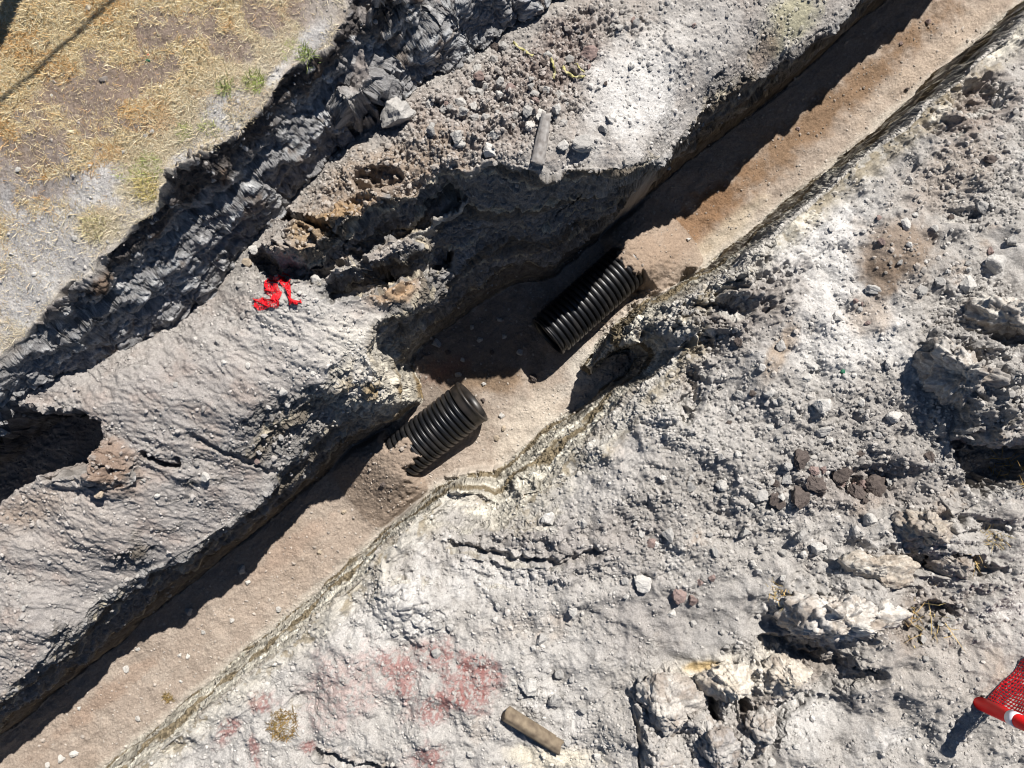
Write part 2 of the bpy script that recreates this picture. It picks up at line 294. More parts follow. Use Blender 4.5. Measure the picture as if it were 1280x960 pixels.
for s in [(585, 862, 34, 26, 20, -.4), (500, 845, 22, 26, 0, -.5), (560, 880, 50, 14, 20, -.4), (535, 945, 22, 16, 10, -.4), (325, 880, 14, 12, 0, -.6), (280, 918, 22, 9, 45, -.6), (318, 938, 8, 18, 0, -.6), (545, 820, 26, 20, 0, -.5), (590, 830, 20, 14, 0, -.4), (385, 935, 10, 8, 0, -.6), (430, 860, 60, 40, 20, -.5)]:
    big = s[2] > 55
    paint(patch(*s, .55, .7) * sstep(-.35, .35, n4 + .7 * n3 + .15), (.34, .20, .18) if big else (.235, .095, .085), .45 if big else .75)
# walls of the trench: beds seen edge on
bed = Z * 6.0 + .5 * fbm(tu * .3, tv, .5, 4, 160)
wl = wall * (sdf[2] < 1.2)
paint(wl, (.33, .31, .28), .85); paint(wl * sstep(.55, .75, np.abs(np.sin(bed * 1.7))), (.25, .20, .125), .8); paint(wl * sstep(.90, .97, np.sin(bed * 2.3 + 1)), (.68, .64, .54), .85)
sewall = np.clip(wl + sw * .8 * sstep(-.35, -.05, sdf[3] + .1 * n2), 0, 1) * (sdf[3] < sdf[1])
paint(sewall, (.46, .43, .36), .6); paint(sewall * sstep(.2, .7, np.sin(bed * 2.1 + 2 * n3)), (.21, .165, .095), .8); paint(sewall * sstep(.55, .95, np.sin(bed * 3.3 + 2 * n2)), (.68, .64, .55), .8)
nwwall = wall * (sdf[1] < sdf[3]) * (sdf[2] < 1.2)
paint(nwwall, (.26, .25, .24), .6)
# upper wall: dark volcanic sand
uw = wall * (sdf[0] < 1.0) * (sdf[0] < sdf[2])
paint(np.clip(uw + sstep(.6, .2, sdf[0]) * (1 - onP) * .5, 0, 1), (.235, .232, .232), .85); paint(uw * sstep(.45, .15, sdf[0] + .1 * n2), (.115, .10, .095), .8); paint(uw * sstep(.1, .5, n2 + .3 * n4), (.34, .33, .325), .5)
spot(452, 60, 30, 60, 15, .6, (.30, .27, .255), .8)
# trench floor
paint(onF, TAN, 1.); paint(onF * sstep(-.2, .6, n2 + .3 * n4), (.38, .325, .275), .6); paint(onF * sstep(.0, .6, n1), (.285, .222, .172), .5)
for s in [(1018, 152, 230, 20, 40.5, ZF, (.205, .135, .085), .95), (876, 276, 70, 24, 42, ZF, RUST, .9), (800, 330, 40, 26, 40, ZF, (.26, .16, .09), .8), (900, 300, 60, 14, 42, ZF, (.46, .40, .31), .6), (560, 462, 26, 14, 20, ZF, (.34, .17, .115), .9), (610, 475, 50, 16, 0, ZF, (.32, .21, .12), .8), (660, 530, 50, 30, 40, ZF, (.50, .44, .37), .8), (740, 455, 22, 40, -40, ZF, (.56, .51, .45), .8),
          (600, 440, 120, 60, 25, ZF, (.10, .082, .07), .6), (360, 690, 60, 12, 38, ZF, (.29, .20, .15), .6), (120, 880, 80, 10, 38, ZF, (.28, .20, .15), .6), (1180, 60, 120, 14, 40, ZF, (.42, .34, .27), .6), (380, 700, 150, 30, 38, ZF, (.37, .30, .245), .5)]:  # first oval: dark soil of the pit floor, painted darker to deepen its shade
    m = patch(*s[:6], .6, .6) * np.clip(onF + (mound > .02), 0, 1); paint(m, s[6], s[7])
paint(sstep(.16, .03, sdf[3] - .0) * 0 + onF * sstep(-.16, -.02, sdf[2] + .05 * n2) * (sdf[3] < sdf[1]), (.50, .46, .40), .6)
paint((mound > .03).astype(np.float32), (.30, .235, .185), .8)
# dry field
field = onP
paint(field, (.42, .34, .22), 1.)
g = fbm(X, Y, .10, 4, 201)
paint(field * sstep(-.1, .5, g), (.54, .46, .31), .7); paint(field * sstep(.1, .6, fbm(X, Y, .5, 4, 207)), (.40, .24, .10), .55)
DIRT = np.zeros(shp, np.float32)
for s in [(110, 125, 70, 48, 30), (30, 195, 80, 30, 15), (215, 40, 50, 22, 10), (290, 60, 26, 16, 0), (330, 30, 30, 26, 0), (190, 95, 40, 16, 20), (60, 235, 60, 14, 10), (400, 20, 40, 20, 0)]:
    m = patch(s[0], s[1], s[2] * 1.15, s[3] * 1.15, s[4], .76, .45, .7) * sstep(-.9, -.25, g + .4 * n2 + .2); DIRT = np.maximum(DIRT, m)
paint(field * DIRT, (.185, .142, .122), .9); spot(200, 160, 26, 16, 30, .76, (.085, .075, .075), .8)
ASH = np.zeros(shp, np.float32)
for s in [(30, 330, 130, 80, 35), (110, 250, 70, 34, 35), (285, 140, 26, 30, 40), (240, 190, 40, 16, 45), (180, 250, 30, 16, 45), (390, 55, 30, 14, 45), (350, 95, 30, 10, 45), (-200, 420, 260, 120, 35)]:
    ASH = np.maximum(ASH, patch(*s, .76, .55, .5))
paint(field * sstep(.5, .08, -sdf[0] + .25 * n2), (.37, .345, .315), .7)
paint(field * ASH, (.40, .385, .375), .92); paint(field * ASH * sstep(.1, .6, n2), WHITE, .45)
for s in [(180, 235, 22, 26, 30), (118, 280, 30, 18, 0), (320, 105, 14, 10, 0), (285, 112, 10, 8, 0)]:
    paint(field * patch(*s, .76, .6, .8), (.40, .33, .17), .7)
C *= (1 + .16 * n4 + .10 * n3)[..., None]
C = np.clip(C, .02, .8)

# ------------------------------------------------------------------ materials
def new_mat(name, rough=.9, spec=.2):
    m = bpy.data.materials.new(name); m.use_nodes = True; nt = m.node_tree
    b = nt.nodes['Principled BSDF']; b.inputs['Roughness'].default_value = rough; b.inputs['Specular IOR Level'].default_value = spec
    return m, nt, b
def earth_mat(name, scale=90, bump=.5, attr=True, rgb=None, var=.35):
    m, nt, b = new_mat(name, .95, .12); N = nt.nodes; L = nt.links
    tc = N.new('ShaderNodeTexCoord'); no = N.new('ShaderNodeTexNoise'); no.inputs['Scale'].default_value = scale; no.inputs['Detail'].default_value = 6; no.inputs['Roughness'].default_value = .65
    L.new(tc.outputs['Object'], no.inputs['Vector'])
    mp = N.new('ShaderNodeMapRange'); mp.inputs['From Min'].default_value = .3; mp.inputs['From Max'].default_value = .7; mp.inputs['To Min'].default_value = 1 - var; mp.inputs['To Max'].default_value = 1 + var
    L.new(no.outputs['Fac'], mp.inputs['Value'])
    mx = N.new('ShaderNodeMix'); mx.data_type = 'RGBA'; mx.blend_type = 'MULTIPLY'; mx.inputs[0].default_value = 1
    if attr:
        at = N.new('ShaderNodeAttribute'); at.attribute_name = 'soil'; L.new(at.outputs['Color'], mx.inputs[6])
    else:
        n2_ = N.new('ShaderNodeTexNoise'); n2_.inputs['Scale'].default_value = scale * .12; n2_.inputs['Detail'].default_value = 4; L.new(tc.outputs['Object'], n2_.inputs['Vector'])
        oi = N.new('ShaderNodeObjectInfo'); ad = N.new('ShaderNodeMath'); ad.operation = 'MULTIPLY_ADD'; ad.inputs[1].default_value = .35; L.new(oi.outputs['Random'], ad.inputs[0]); L.new(n2_.outputs['Fac'], ad.inputs[2])
        rp = N.new('ShaderNodeValToRGB'); rp.color_ramp.elements[0].position = .35; rp.color_ramp.elements[1].position = .95
        rp.color_ramp.elements[0].color = (*[c * .78 for c in rgb], 1); rp.color_ramp.elements[1].color = (*[min(.8, c * 1.22) for c in rgb], 1)
        L.new(ad.outputs[0], rp.inputs[0]); L.new(rp.outputs[0], mx.inputs[6])
    L.new(mp.outputs[0], mx.inputs[7]); L.new(mx.outputs[2], b.inputs['Base Color'])
    n3_ = N.new('ShaderNodeTexNoise'); n3_.inputs['Scale'].default_value = scale * .6; n3_.inputs['Detail'].default_value = 8; n3_.inputs['Roughness'].default_value = .7; L.new(tc.outputs['Object'], n3_.inputs['Vector'])
    bp = N.new('ShaderNodeBump'); bp.inputs['Strength'].default_value = bump; bp.inputs['Distance'].default_value = .02; L.new(n3_.outputs['Fac'], bp.inputs['Height']); L.new(bp.outputs[0], b.inputs['Normal'])
    return m
M_EARTH = earth_mat('loose_earth', 80, .68, var=.33)
M_ROCK = {'p': earth_mat('pale_stone', 40, .6, False, (.53, .51, .48)), 'g': earth_mat('grey_stone', 40, .6, False, (.40, .385, .365)), 'd': earth_mat('dark_clod', 40, .7, False, (.125, .103, .093)),
          't': earth_mat('tan_stone', 40, .6, False, (.42, .35, .27)), 'r': earth_mat('reddish_stone', 40, .6, False, (.28, .21, .19))}
M_BOULD = earth_mat('boulder_stone', 30, .8, True)
def plain(name, rgb, rough=.5, spec=.4, var=.12, scale=30, bump=0, dust=None):
    m, nt, b = new_mat(name, rough, spec); N = nt.nodes; L = nt.links
    tc = N.new('ShaderNodeTexCoord'); no = N.new('ShaderNodeTexNoise'); no.inputs['Scale'].default_value = scale; no.inputs['Detail'].default_value = 5; L.new(tc.outputs['Object'], no.inputs['Vector'])
    rp = N.new('ShaderNodeValToRGB'); e = rp.color_ramp.elements; e[0].position = .3; e[1].position = .75
    e[0].color = (*[c * (1 - var) for c in rgb], 1); e[1].color = (*(dust or [min(.85, c * (1 + var)) for c in rgb]), 1)
    L.new(no.outputs['Fac'], rp.inputs[0]); L.new(rp.outputs[0], b.inputs['Base Color'])
    if bump:
        bp = N.new('ShaderNodeBump'); bp.inputs['Strength'].default_value = bump; bp.inputs['Distance'].default_value = .01; L.new(no.outputs['Fac'], bp.inputs['Height']); L.new(bp.outputs[0], b.inputs['Normal'])
    return m
M_PIPE = plain('black_plastic', (.010, .011, .014), .38, .55, .3, 5, 0, (.040, .037, .035))
for _m in (M_PIPE,):
    _e = [n for n in _m.node_tree.nodes if n.type == 'VALTORGB'][0].color_ramp.elements; _e[0].position = .46; _e[1].position = .80
M_DUSTY = plain('dusty_black_plastic', (.007, .008, .010), .42, .5, .3, 7, 0, (.040, .033, .028))
M_RED = plain('red_plastic', (.78, .008, .010), .5, .3, .12, 8)
M_NET = plain('red_netting', (.85, .008, .018), .5, .3, .3, 20)
M_WHITE = plain('white_reflective_band', (.72, .72, .80), .35, .5, .1, 20)
M_WOOD = plain('weathered_wood', (.19, .145, .105), .85, .2, .35, 14, .5, (.25, .20, .14))
M_PALEWOOD = plain('dusty_wood', (.30, .27, .25), .9, .2, .35, 18, .5, (.40, .38, .36))
M_TAPE = plain('yellow_tape', (.50, .45, .12), .6, .2, .3, 30, 0, (.52, .49, .32))
M_CABLE = plain('black_cable', (.03, .03, .03), .6, .3)
M_GREEN = plain('green_plastic', (.015, .12, .065), .6, .4, .3, 40)
def attr_mat(name, attr, rough=.8):
    m, nt, b = new_mat(name, rough, .15); at = nt.nodes.new('ShaderNodeAttribute'); at.attribute_name = attr; nt.links.new(at.outputs['Color'], b.inputs['Base Color']); return m
M_GRASS = attr_mat('dry_grass', 'soil'); M_GRAVEL = attr_mat('gravel', 'soil', .95)

# ------------------------------------------------------------------ object helpers
def tag(o, label=None, cat=None, group=None, kind=None):
    if label: o['label'] = label
    if cat: o['category'] = cat
    if group: o['group'] = group
    if kind: o['kind'] = kind
    return o
def np_mesh(name, V, F, mat, col=None, smooth=True, parent=None, link=True):
    me = bpy.data.meshes.new(name); V = np.asarray(V, np.float32); F = np.asarray(F, np.int32); k = F.shape[1]
    me.vertices.add(len(V)); me.vertices.foreach_set('co', V.ravel())
    me.loops.add(F.size); me.loops.foreach_set('vertex_index', F.ravel())
    me.polygons.add(len(F)); me.polygons.foreach_set('loop_start', np.arange(0, F.size, k, dtype=np.int32))
    me.polygons.foreach_set('use_smooth', np.full(len(F), smooth, bool))
    if col is not None:
        a = me.color_attributes.new('soil', 'FLOAT_COLOR', 'POINT'); c4 = np.ones((len(V), 4), np.float32); c4[:, :3] = col; a.data.foreach_set('color', c4.ravel())
    me.update(calc_edges=True); me.validate(); me.materials.append(mat)
    if not link: return me
    o = bpy.data.objects.new(name, me); COL.objects.link(o)
    if parent: o.parent = parent
    return o
def bm_obj(name, bm, mat, parent=None, smooth=True):
    me = bpy.data.meshes.new(name); bm.normal_update(); bm.to_mesh(me); bm.free()
    for p in me.polygons: p.use_smooth = smooth
    me.materials.append(mat); o = bpy.data.objects.new(name, me); COL.objects.link(o)
    if parent: o.parent = parent
    return o
def empty(name, loc, rot=(0, 0, 0)):
    o = bpy.data.objects.new(name, None); o.location = loc; o.rotation_euler = rot; o.empty_display_size = .2; COL.objects.link(o); return o
def gz(x, y): return float(bil(Z, FX, FY, np.array([x], np.float32), np.array([y], np.float32))[0])
def drop(px, py, z0=0.0):
    z = z0
    for _ in range(8):
        x, y = W(px, py, z); z = .5 * z + .5 * gz(x, y)
    x, y = W(px, py, z); return x, y, gz(x, y)

# ------------------------------------------------------------------ the ground, cut in three sheets that meet edge to edge
ny, nx = shp
V = np.stack([X, Y, Z], -1).reshape(-1, 3); CC = C.reshape(-1, 3)
idx = np.arange(nx * ny, dtype=np.int32).reshape(ny, nx)
Q = np.stack([idx[:-1, :-1], idx[:-1, 1:], idx[1:, 1:], idx[1:, :-1]], -1).reshape(-1, 4)
Zb = blur(Z, 5); gy_f, gx_f = np.gradient(Zb, FY, FX); gl = np.hypot(gx_f, gy_f) + 1e-4; NX, NY = -gx_f / gl, -gy_f / gl
wsm = np.clip((gl - .75) / .4, 0, 1) * (core > 0) * (mound < .02) * (sdw[2] > -.06)
for ax in (0, 1): wsm = np.minimum(wsm, np.minimum(np.roll(wsm, 1, ax), np.roll(wsm, -1, ax)))
wsm[:3] = 0; wsm[-3:] = 0; wsm[:, :3] = 0; wsm[:, -3:] = 0
isw = (wsm > 0); wer = wsm.copy()
for ax in (0, 1): wer = np.minimum(wer, np.minimum(np.roll(wer, 1, ax), np.roll(wer, -1, ax)))
 
qw = (isw[:-1, :-1] & isw[:-1, 1:] & isw[1:, :-1] & isw[1:, 1:]).ravel()
near = np.where((sdf[0] < .9) & (sdf[1] > -.06) & (sdf[0] < sdf[2]), 0, 1)       # 0 upper wall, 1 trench wall
kf = (sdw[2] < .02)[:-1, :-1].ravel() & ~qw; kp = (sdw[0] < .0)[:-1, :-1].ravel() & ~kf & ~qw
for nm, sel in (('trench_floor', kf), ('field_ground', kp), ('dug_ground', ~kf & ~kp & ~qw)):
    q = Q[sel]; u_, inv = np.unique(q, return_inverse=True)
    o = np_mesh(nm, V[u_], inv.reshape(-1, 4), M_EARTH, CC[u_]); tag(o, kind='structure')
def cut_walls(k=3):
    j0, i0 = np.divmod(np.nonzero(qw)[0], nx - 1); n = len(j0)
    # fine lattice: every wall cell becomes k x k, lattice points are shared through their global index
    FJ = (j0[:, None, None] * k + np.arange(k + 1)[None, :, None]) + np.zeros((1, 1, k + 1), int); FI = (i0[:, None, None] * k + np.arange(k + 1)[None, None, :]) + np.zeros((1, k + 1, 1), int)
    key = FJ.astype(np.int64) * (nx * k + 1) + FI; uq, inv = np.unique(key, return_inverse=True); inv = inv.reshape(n, k + 1, k + 1)
    J, I = np.divmod(uq, nx * k + 1); fj, fi = J / k, I / k; ja = np.minimum(fj.astype(int), ny - 2); ia = np.minimum(fi.astype(int), nx - 2); v_ = (fj - ja).astype(np.float32); u_ = (fi - ia).astype(np.float32)
    def S(F):
        F = F.astype(np.float32); return (F[ja, ia] * (1 - u_) + F[ja, ia + 1] * u_) * (1 - v_) + (F[ja + 1, ia] * (1 - u_) + F[ja + 1, ia + 1] * u_) * v_
    x, y, z = S(X), S(Y), S(Z); w_ = np.clip(S(wer), 0, 1); a_, c_ = S(NX), S(NY); l = np.hypot(a_, c_) + 1e-4; a_, c_ = a_ / l, c_ / l
    th = math.radians(41); s_ = x * math.cos(th) + y * math.sin(th); t_ = -x * math.sin(th) + y * math.cos(th); up = (S(near.astype(np.float32)) < .5)
    low = np.clip((z - (ZF + .35)) / .5, 0, 1)                       # the cleanly cut foot of the trench stays smoother
    trn = S(sdf[2]) < 1.25; nw = (~up) * (S(sdf[1]) < S(sdf[3])) * trn; se = (~up) * (~nw.astype(bool)) * trn
    def relief(c, d, nd):
        r1 = fbm(c, z - .5 * np.sign(nd) * d, .55, 5, 401)
        ledge = sstep(.34, .22, z + .16 * r1) * .16 + sstep(-.12, -.25, z + .2 * r1) * .08
        big = np.where(up, .13 * r1 + ledge, np.where(nw, (.04 + .07 * low) * r1, .04 * r1))
        zz = z - np.sign(nd) * d - big                                 # length along the face, so that ledges are not smeared
        r2 = fbm(c, zz * 1.2, .14, 4, 411, .6); r3 = fbm(c, zz, .04, 3, 421)
        f1 = facets(c + .05 * r2, zz, .20, 431) - .4; f2 = facets(c, zz + .03 * r2, .085, 432) - .4; f3 = facets(c, zz, .04, 433) - .4
        st = ridged(c * .25, z * 1.6, .22, 4, 441) - .6
        D = big + np.where(up, .022 * r2 + .065 * f1 + .022 * f2 + .009 * f3 + .004 * r3,
            np.where(se, .02 * r2 + .02 * f1 + .018 * f2 + .012 * f3 + .07 * st,
            np.where(nw, (.012 + .015 * low) * r2 + (.015 + .04 * low) * f1 + (.010 + .015 * low) * f2 + .010 * low * f3 + .004 * r3 + .02 * st,
                     .02 * r2 + .05 * f1 + .022 * f2 + .010 * f3)))
        return np.stack([D, r1, r2, r3, f1, f2, f3])
    nt_ = (-a_ * math.sin(th) + c_ * math.cos(th)) ** 2; wt = sstep(.35, .65, nt_)     # which way the face looks decides which side its relief is laid from
    D, r1, r2, r3, f1, f2, f3 = relief(s_, t_, -a_ * math.sin(th) + c_ * math.cos(th)) * wt + relief(t_ + 3.3, s_, a_ * math.cos(th) + c_ * math.sin(th)) * (1 - wt)
    x = x + a_ * D * w_; y = y + c_ * D * w_; z = z + (.02 * f2 + .012 * f3) * w_
    col = np.stack([S(C[..., c]) for c in range(3)], -1)
    def mix(m, rgb):
        m = np.clip(m, 0, 1)[:, None] * w_[:, None]; return col * (1 - m) + np.array(rgb)[None] * m
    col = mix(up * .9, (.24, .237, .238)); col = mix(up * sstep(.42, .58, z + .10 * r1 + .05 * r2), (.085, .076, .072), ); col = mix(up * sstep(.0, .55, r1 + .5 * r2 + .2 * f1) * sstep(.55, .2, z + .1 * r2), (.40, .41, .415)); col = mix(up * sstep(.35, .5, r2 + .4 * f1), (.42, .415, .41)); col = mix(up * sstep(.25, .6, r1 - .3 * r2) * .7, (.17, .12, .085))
    bed = z * 7 + .6 * r1 + .15 * r2
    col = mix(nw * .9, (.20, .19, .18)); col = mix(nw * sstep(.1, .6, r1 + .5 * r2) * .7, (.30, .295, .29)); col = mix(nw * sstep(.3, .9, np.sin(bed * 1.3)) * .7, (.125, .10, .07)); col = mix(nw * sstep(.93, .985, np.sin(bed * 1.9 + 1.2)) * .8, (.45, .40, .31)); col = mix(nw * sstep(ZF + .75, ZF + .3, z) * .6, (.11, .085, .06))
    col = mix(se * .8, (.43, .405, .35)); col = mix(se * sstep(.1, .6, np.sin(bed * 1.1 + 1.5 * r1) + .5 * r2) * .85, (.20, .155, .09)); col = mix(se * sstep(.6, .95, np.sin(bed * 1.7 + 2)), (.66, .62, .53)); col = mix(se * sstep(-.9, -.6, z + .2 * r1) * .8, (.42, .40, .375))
    spur = np.exp(-((x + 1.45) ** 2 + (y + .08) ** 2) / .34) * nw; col = mix(spur * 1.2 * (.5 + sstep(-.2, .3, r2)), (.56, .52, .44)); col = mix(spur * sstep(.1, .5, r1 + .3 * r2), (.24, .17, .085))
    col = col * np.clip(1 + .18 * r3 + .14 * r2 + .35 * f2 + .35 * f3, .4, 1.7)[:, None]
    b_ = [inv[:, p:p + k, q:q + k].reshape(-1) for p, q in ()]
    Fq = np.stack([inv[:, :-1, :-1], inv[:, :-1, 1:], inv[:, 1:, 1:], inv[:, 1:, :-1]], -1).reshape(-1, 4)
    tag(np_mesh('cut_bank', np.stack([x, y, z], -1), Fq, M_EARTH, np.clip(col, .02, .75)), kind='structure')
cut_walls()

# ------------------------------------------------------------------ stones
def ico(sub):
    bm = bmesh.new(); bmesh.ops.create_icosphere(bm, subdivisions=sub, radius=1)
    v = np.array([x.co[:] for x in bm.verts], np.float32); f = np.array([[w.index for w in p.verts] for p in bm.faces], np.int32); bm.free(); return v, f
ICO = {k: ico(k) for k in (1, 2, 3, 4, 6)}
def n3d(v, s, seed):
    a = perlin(v[:, 0] * s + 5.1, v[:, 1] * s + v[:, 2] * s * .7, seed); b = perlin(v[:, 1] * s - 2.3, v[:, 2] * s + v[:, 0] * s * .6, seed + 1); return a + b
def rock_verts(seed, sub, cuts=9, rough=.06):
    r = np.random.default_rng(seed); v, f = ICO[sub]; v = v.copy()
    for _ in range(cuts):
        n = r.normal(size=3); n /= np.linalg.norm(n); h = r.uniform(.45, .85)
        d = v @ n; v -= np.maximum(d - h, 0)[:, None] * n
    v *= (1 + rough * n3d(v, 2.2, seed % 50) + rough * .5 * n3d(v, 5.5, seed % 50 + 7) + (rough * .35 * n3d(v, 13, seed % 50 + 9) + rough * .7 * (facets(v[:, 0] + .6 * v[:, 2], v[:, 1] - .5 * v[:, 2], .42, seed % 40) - .4) if sub > 3 else 0))[:, None]
    v /= np.abs(v).max(0); return v, f
PROTO = {}
for k, mat in M_ROCK.items():
    PROTO[k] = [np_mesh('stone', *rock_verts(100 + i, 4, 8 + i % 5 + (9 if k == 'd' else 0), .10 if k != 'd' else .16), mat, None, False, None, False) for i in range(10)]
nst = 0
def stone(px, py, size, kind='g', label=None, group=None, z0=0.0, name='stone', cat='stone', flat=.7, asp=None, rot=None, sink=.27):
    global nst
    x, y, z = drop(px, py, z0); s = size / 2 / FPX * (H - z)
    o = bpy.data.objects.new(name, PROTO[kind][(nst * 7) % 10]); nst += 1
    a = asp or random.uniform(.68, 1.0)
    o.scale = (s, s * a, s * flat * random.uniform(.75, 1.0)); o.rotation_euler = (random.uniform(-.2, .2), random.uniform(-.2, .2), math.radians(rot) if rot is not None else random.uniform(0, 6.28))
    o.location = (x, y, z + o.scale[2] * (1 - 2 * sink)); COL.objects.link(o); tag(o, label, cat, group); return o

stone(500, 146, 52, 'g', 'large grey squared block on the edge of the rubble bench under the upper wall', cat='boulder', name='boulder', flat=.9, asp=.75, rot=40, sink=.12)
named = [
 (727, 180, 30, 'g', 'big grey angular stone at the pit rim right of the leaning stake'), (704, 182, 17, 'p', 'pale rounded stone between the leaning stake and the big angular rim stone'),
 (662, 157, 18, 'p', 'pale split stone just left of the top of the leaning stake'), (737, 70, 24, 'r', 'reddish brown clod right of the yellow tape scraps'), (577, 130, 19, 'p', 'pale oval stone to the right of the large squared block on the bench'),
 (624, 120, 15, 'p', 'round pale stone in the middle of the bench rubble'), (600, 95, 18, 'r', 'flat brownish stone near the shadow edge at the foot of the upper wall'), (629, 57, 15, 'g', 'rounded grey stone at the shadow edge left of the yellow tape scraps'),
 (755, 162, 15, 'g', 'flat grey stone resting on two scrape marks near the pit rim'), (764, 148, 17, 'p', 'pale slanting stone above the scrape marks near the pit rim'), (774, 35, 11, 'g', 'grey stone on the pale powder near the top of the bench'),
 (804, 728, 27, 'p', 'round pale flat stone on the grey silt, the roundest one in the lower middle'), (780, 726, 13, 'g', 'small grey stone just left of the round pale flat stone'), (847, 743, 22, 'r', 'reddish rounded stone right of the round pale flat stone'),
 (815, 680, 17, 'r', 'reddish clod up and right of the round pale flat stone'), (834, 667, 22, 'g', 'grey blocky stone beside the reddish clod on the right bank'), (687, 650, 22, 'p', 'broad pale stone on the right bank just below the torn pale trench wall'), (729, 655, 16, 'p', 'pale angular stone right of the broad pale stone under the torn trench wall'),
 (677, 798, 18, 'g', 'grey cornered stone on its own above the brown log'), (662, 857, 31, 'p', 'large pale rounded lump just above the brown log'), (695, 875, 22, 'g', 'grey angular slab lying right above the middle of the brown log'), (700, 842, 15, 'g', 'grey stone above the angular slab near the brown log'),
 (710, 927, 12, 'p', 'pale pebble touching the lower right end of the brown log'), (715, 764, 15, 'p', 'pale slanted stone alone on the smooth slope left of the silt patch'), (545, 817, 15, 'g', 'grey stone above the red stained ground'), 
 (1115, 523, 25, 'p', 'pale stone with a flat top left of the ragged right outcrop'), (1025, 505, 25, 'p', 'long pale stone in the rubble under the green scrap'), (1110, 452, 20, 'p', 'flat pale stone half sunk right of the green scrap'), (1045, 397, 17, 'p', 'pale wedge stone on the white powder above the green scrap'),
 (1013, 457, 20, 'p', 'pale broken stone left of the green scrap'), (1090, 363, 19, 'g', 'grey stone at the lower rim of the wet brown patch'), (1130, 280, 19, 'p', 'pale stone at the right rim of the brown patch'), (1150, 362, 18, 'g', 'dark faced grey stone right of the brown patch, left of its paler twin'), (1173, 353, 15, 'g', 'grey stone between the dark faced stone and the white block near the right edge'),
 (1208, 355, 26, 'p', 'white block left of the domed boulder at the right edge'), (1243, 332, 30, 'p', 'pale stone above the domed boulder at the right edge'), (1228, 258, 22, 'g', 'grey stone with a dark left face high on the right edge'), (1235, 200, 17, 'd', 'dark clod lying in the dug hollow at upper right'),
 (1000, 571, 28, 'd', 'dark brown clod, the uppermost of the dark clods on the right bank'), (970, 623, 31, 'd', 'dark brown clod, the leftmost of the dark clods on the right bank'), (997, 622, 31, 'd', 'dark brown clod right beside the leftmost dark clod'), (1017, 605, 32, 'd', 'dark brown clod in the middle of the dark clod row'), (1052, 594, 34, 'd', 'dark clod at the left rim of the small dark hollow'), (1090, 610, 36, 'd', 'dark clod at the right end of the small dark hollow'), (1070, 614, 28, 'd', 'dark clod lying between the two at the small dark hollow'),
 (1085, 650, 21, 'p', 'white cornered stone left of the long grey slab boulder'), (1020, 686, 25, 'p', 'long white stone above the tan sunken boulder, lying flat'), (1001, 667, 22, 'g', 'grey slab stone up and left of the long white flat stone'), (931, 665, 18, 'g', 'grey stone alone left of the grey slab stone on the right bank'), (866, 750, 17, 'r', 'brownish stone at the left margin of the silt patch'), (1028, 540, 20, 'g', 'grey lump below the long pale stone in the rubble'),
 (976, 433, 16, 'g', 'grey stone beside the brown streak on the right bank'), (951, 460, 12, 'p', 'small white cube shaped stone at the brown streak'), (921, 427, 16, 'd', 'dark clod below the ragged brown mound on the right bank'),
 (303, 712, 13, 'p', 'white stone at the shadow edge on the trench floor'), (237, 764, 13, 'p', 'pale stone on the trench floor below the white one at the shadow edge'), (667, 473, 15, 'd', 'dark stone in the pit at the tip of the shadow'), (574, 468, 11, 'g', 'grey stone at the shadow edge above the short pipe'), (545, 429, 15, 'g', 'grey block in the shaded pit floor'), (479, 606, 9, 'd', 'dark pebble on the trench floor below the buried end of the short pipe'),
 (257, 597, 14, 'p', 'white pebble on the grey slab bench'), (353, 490, 13, 'p', 'pale stone on the grey bench below the red net scrap'), (123, 617, 15, 't', 'flat tan stone below the brown mound at left'), (23, 212, 8, 'p', 'pale stone on the bare patch of the dry field at far left'), (183, 170, 8, 'g', 'grey stone beside the black ash spot in the dry field'),
 (1186, 773, 14, 'g', 'grey rounded stone at the edge of the gravel spill below the big boulder'), (1260, 660, 13, 'p', 'white pebble at the right edge above the gravel spill'), (440, 808, 11, 'p', 'pale stone on the lower bank left of the red stain'), (494, 790, 12, 'p', 'pale stone cluster piece above the red stain'),
]
for n in named: stone(n[0], n[1], n[2], n[3], n[4], 'loose stones')
UNN = {'bench': ('small stone among the coarse rubble on the bench above the pit', 'small rubble stones on the bench'), 'right': ('small loose stone scattered over the grey spoil bank right of the trench', 'small stones on the right bank'), 'floor': ('small pale stone lying on the tan trench floor', 'small stones on the trench floor'),
       'left': ('small stone on the smooth grey bench left of the trench', 'small stones on the left bench'), 'field': ('small stone on the ashy edge of the dry field', 'small stones on the field'), 'pit': ('small stone on the shaded floor of the pit', 'small stones in the pit')}
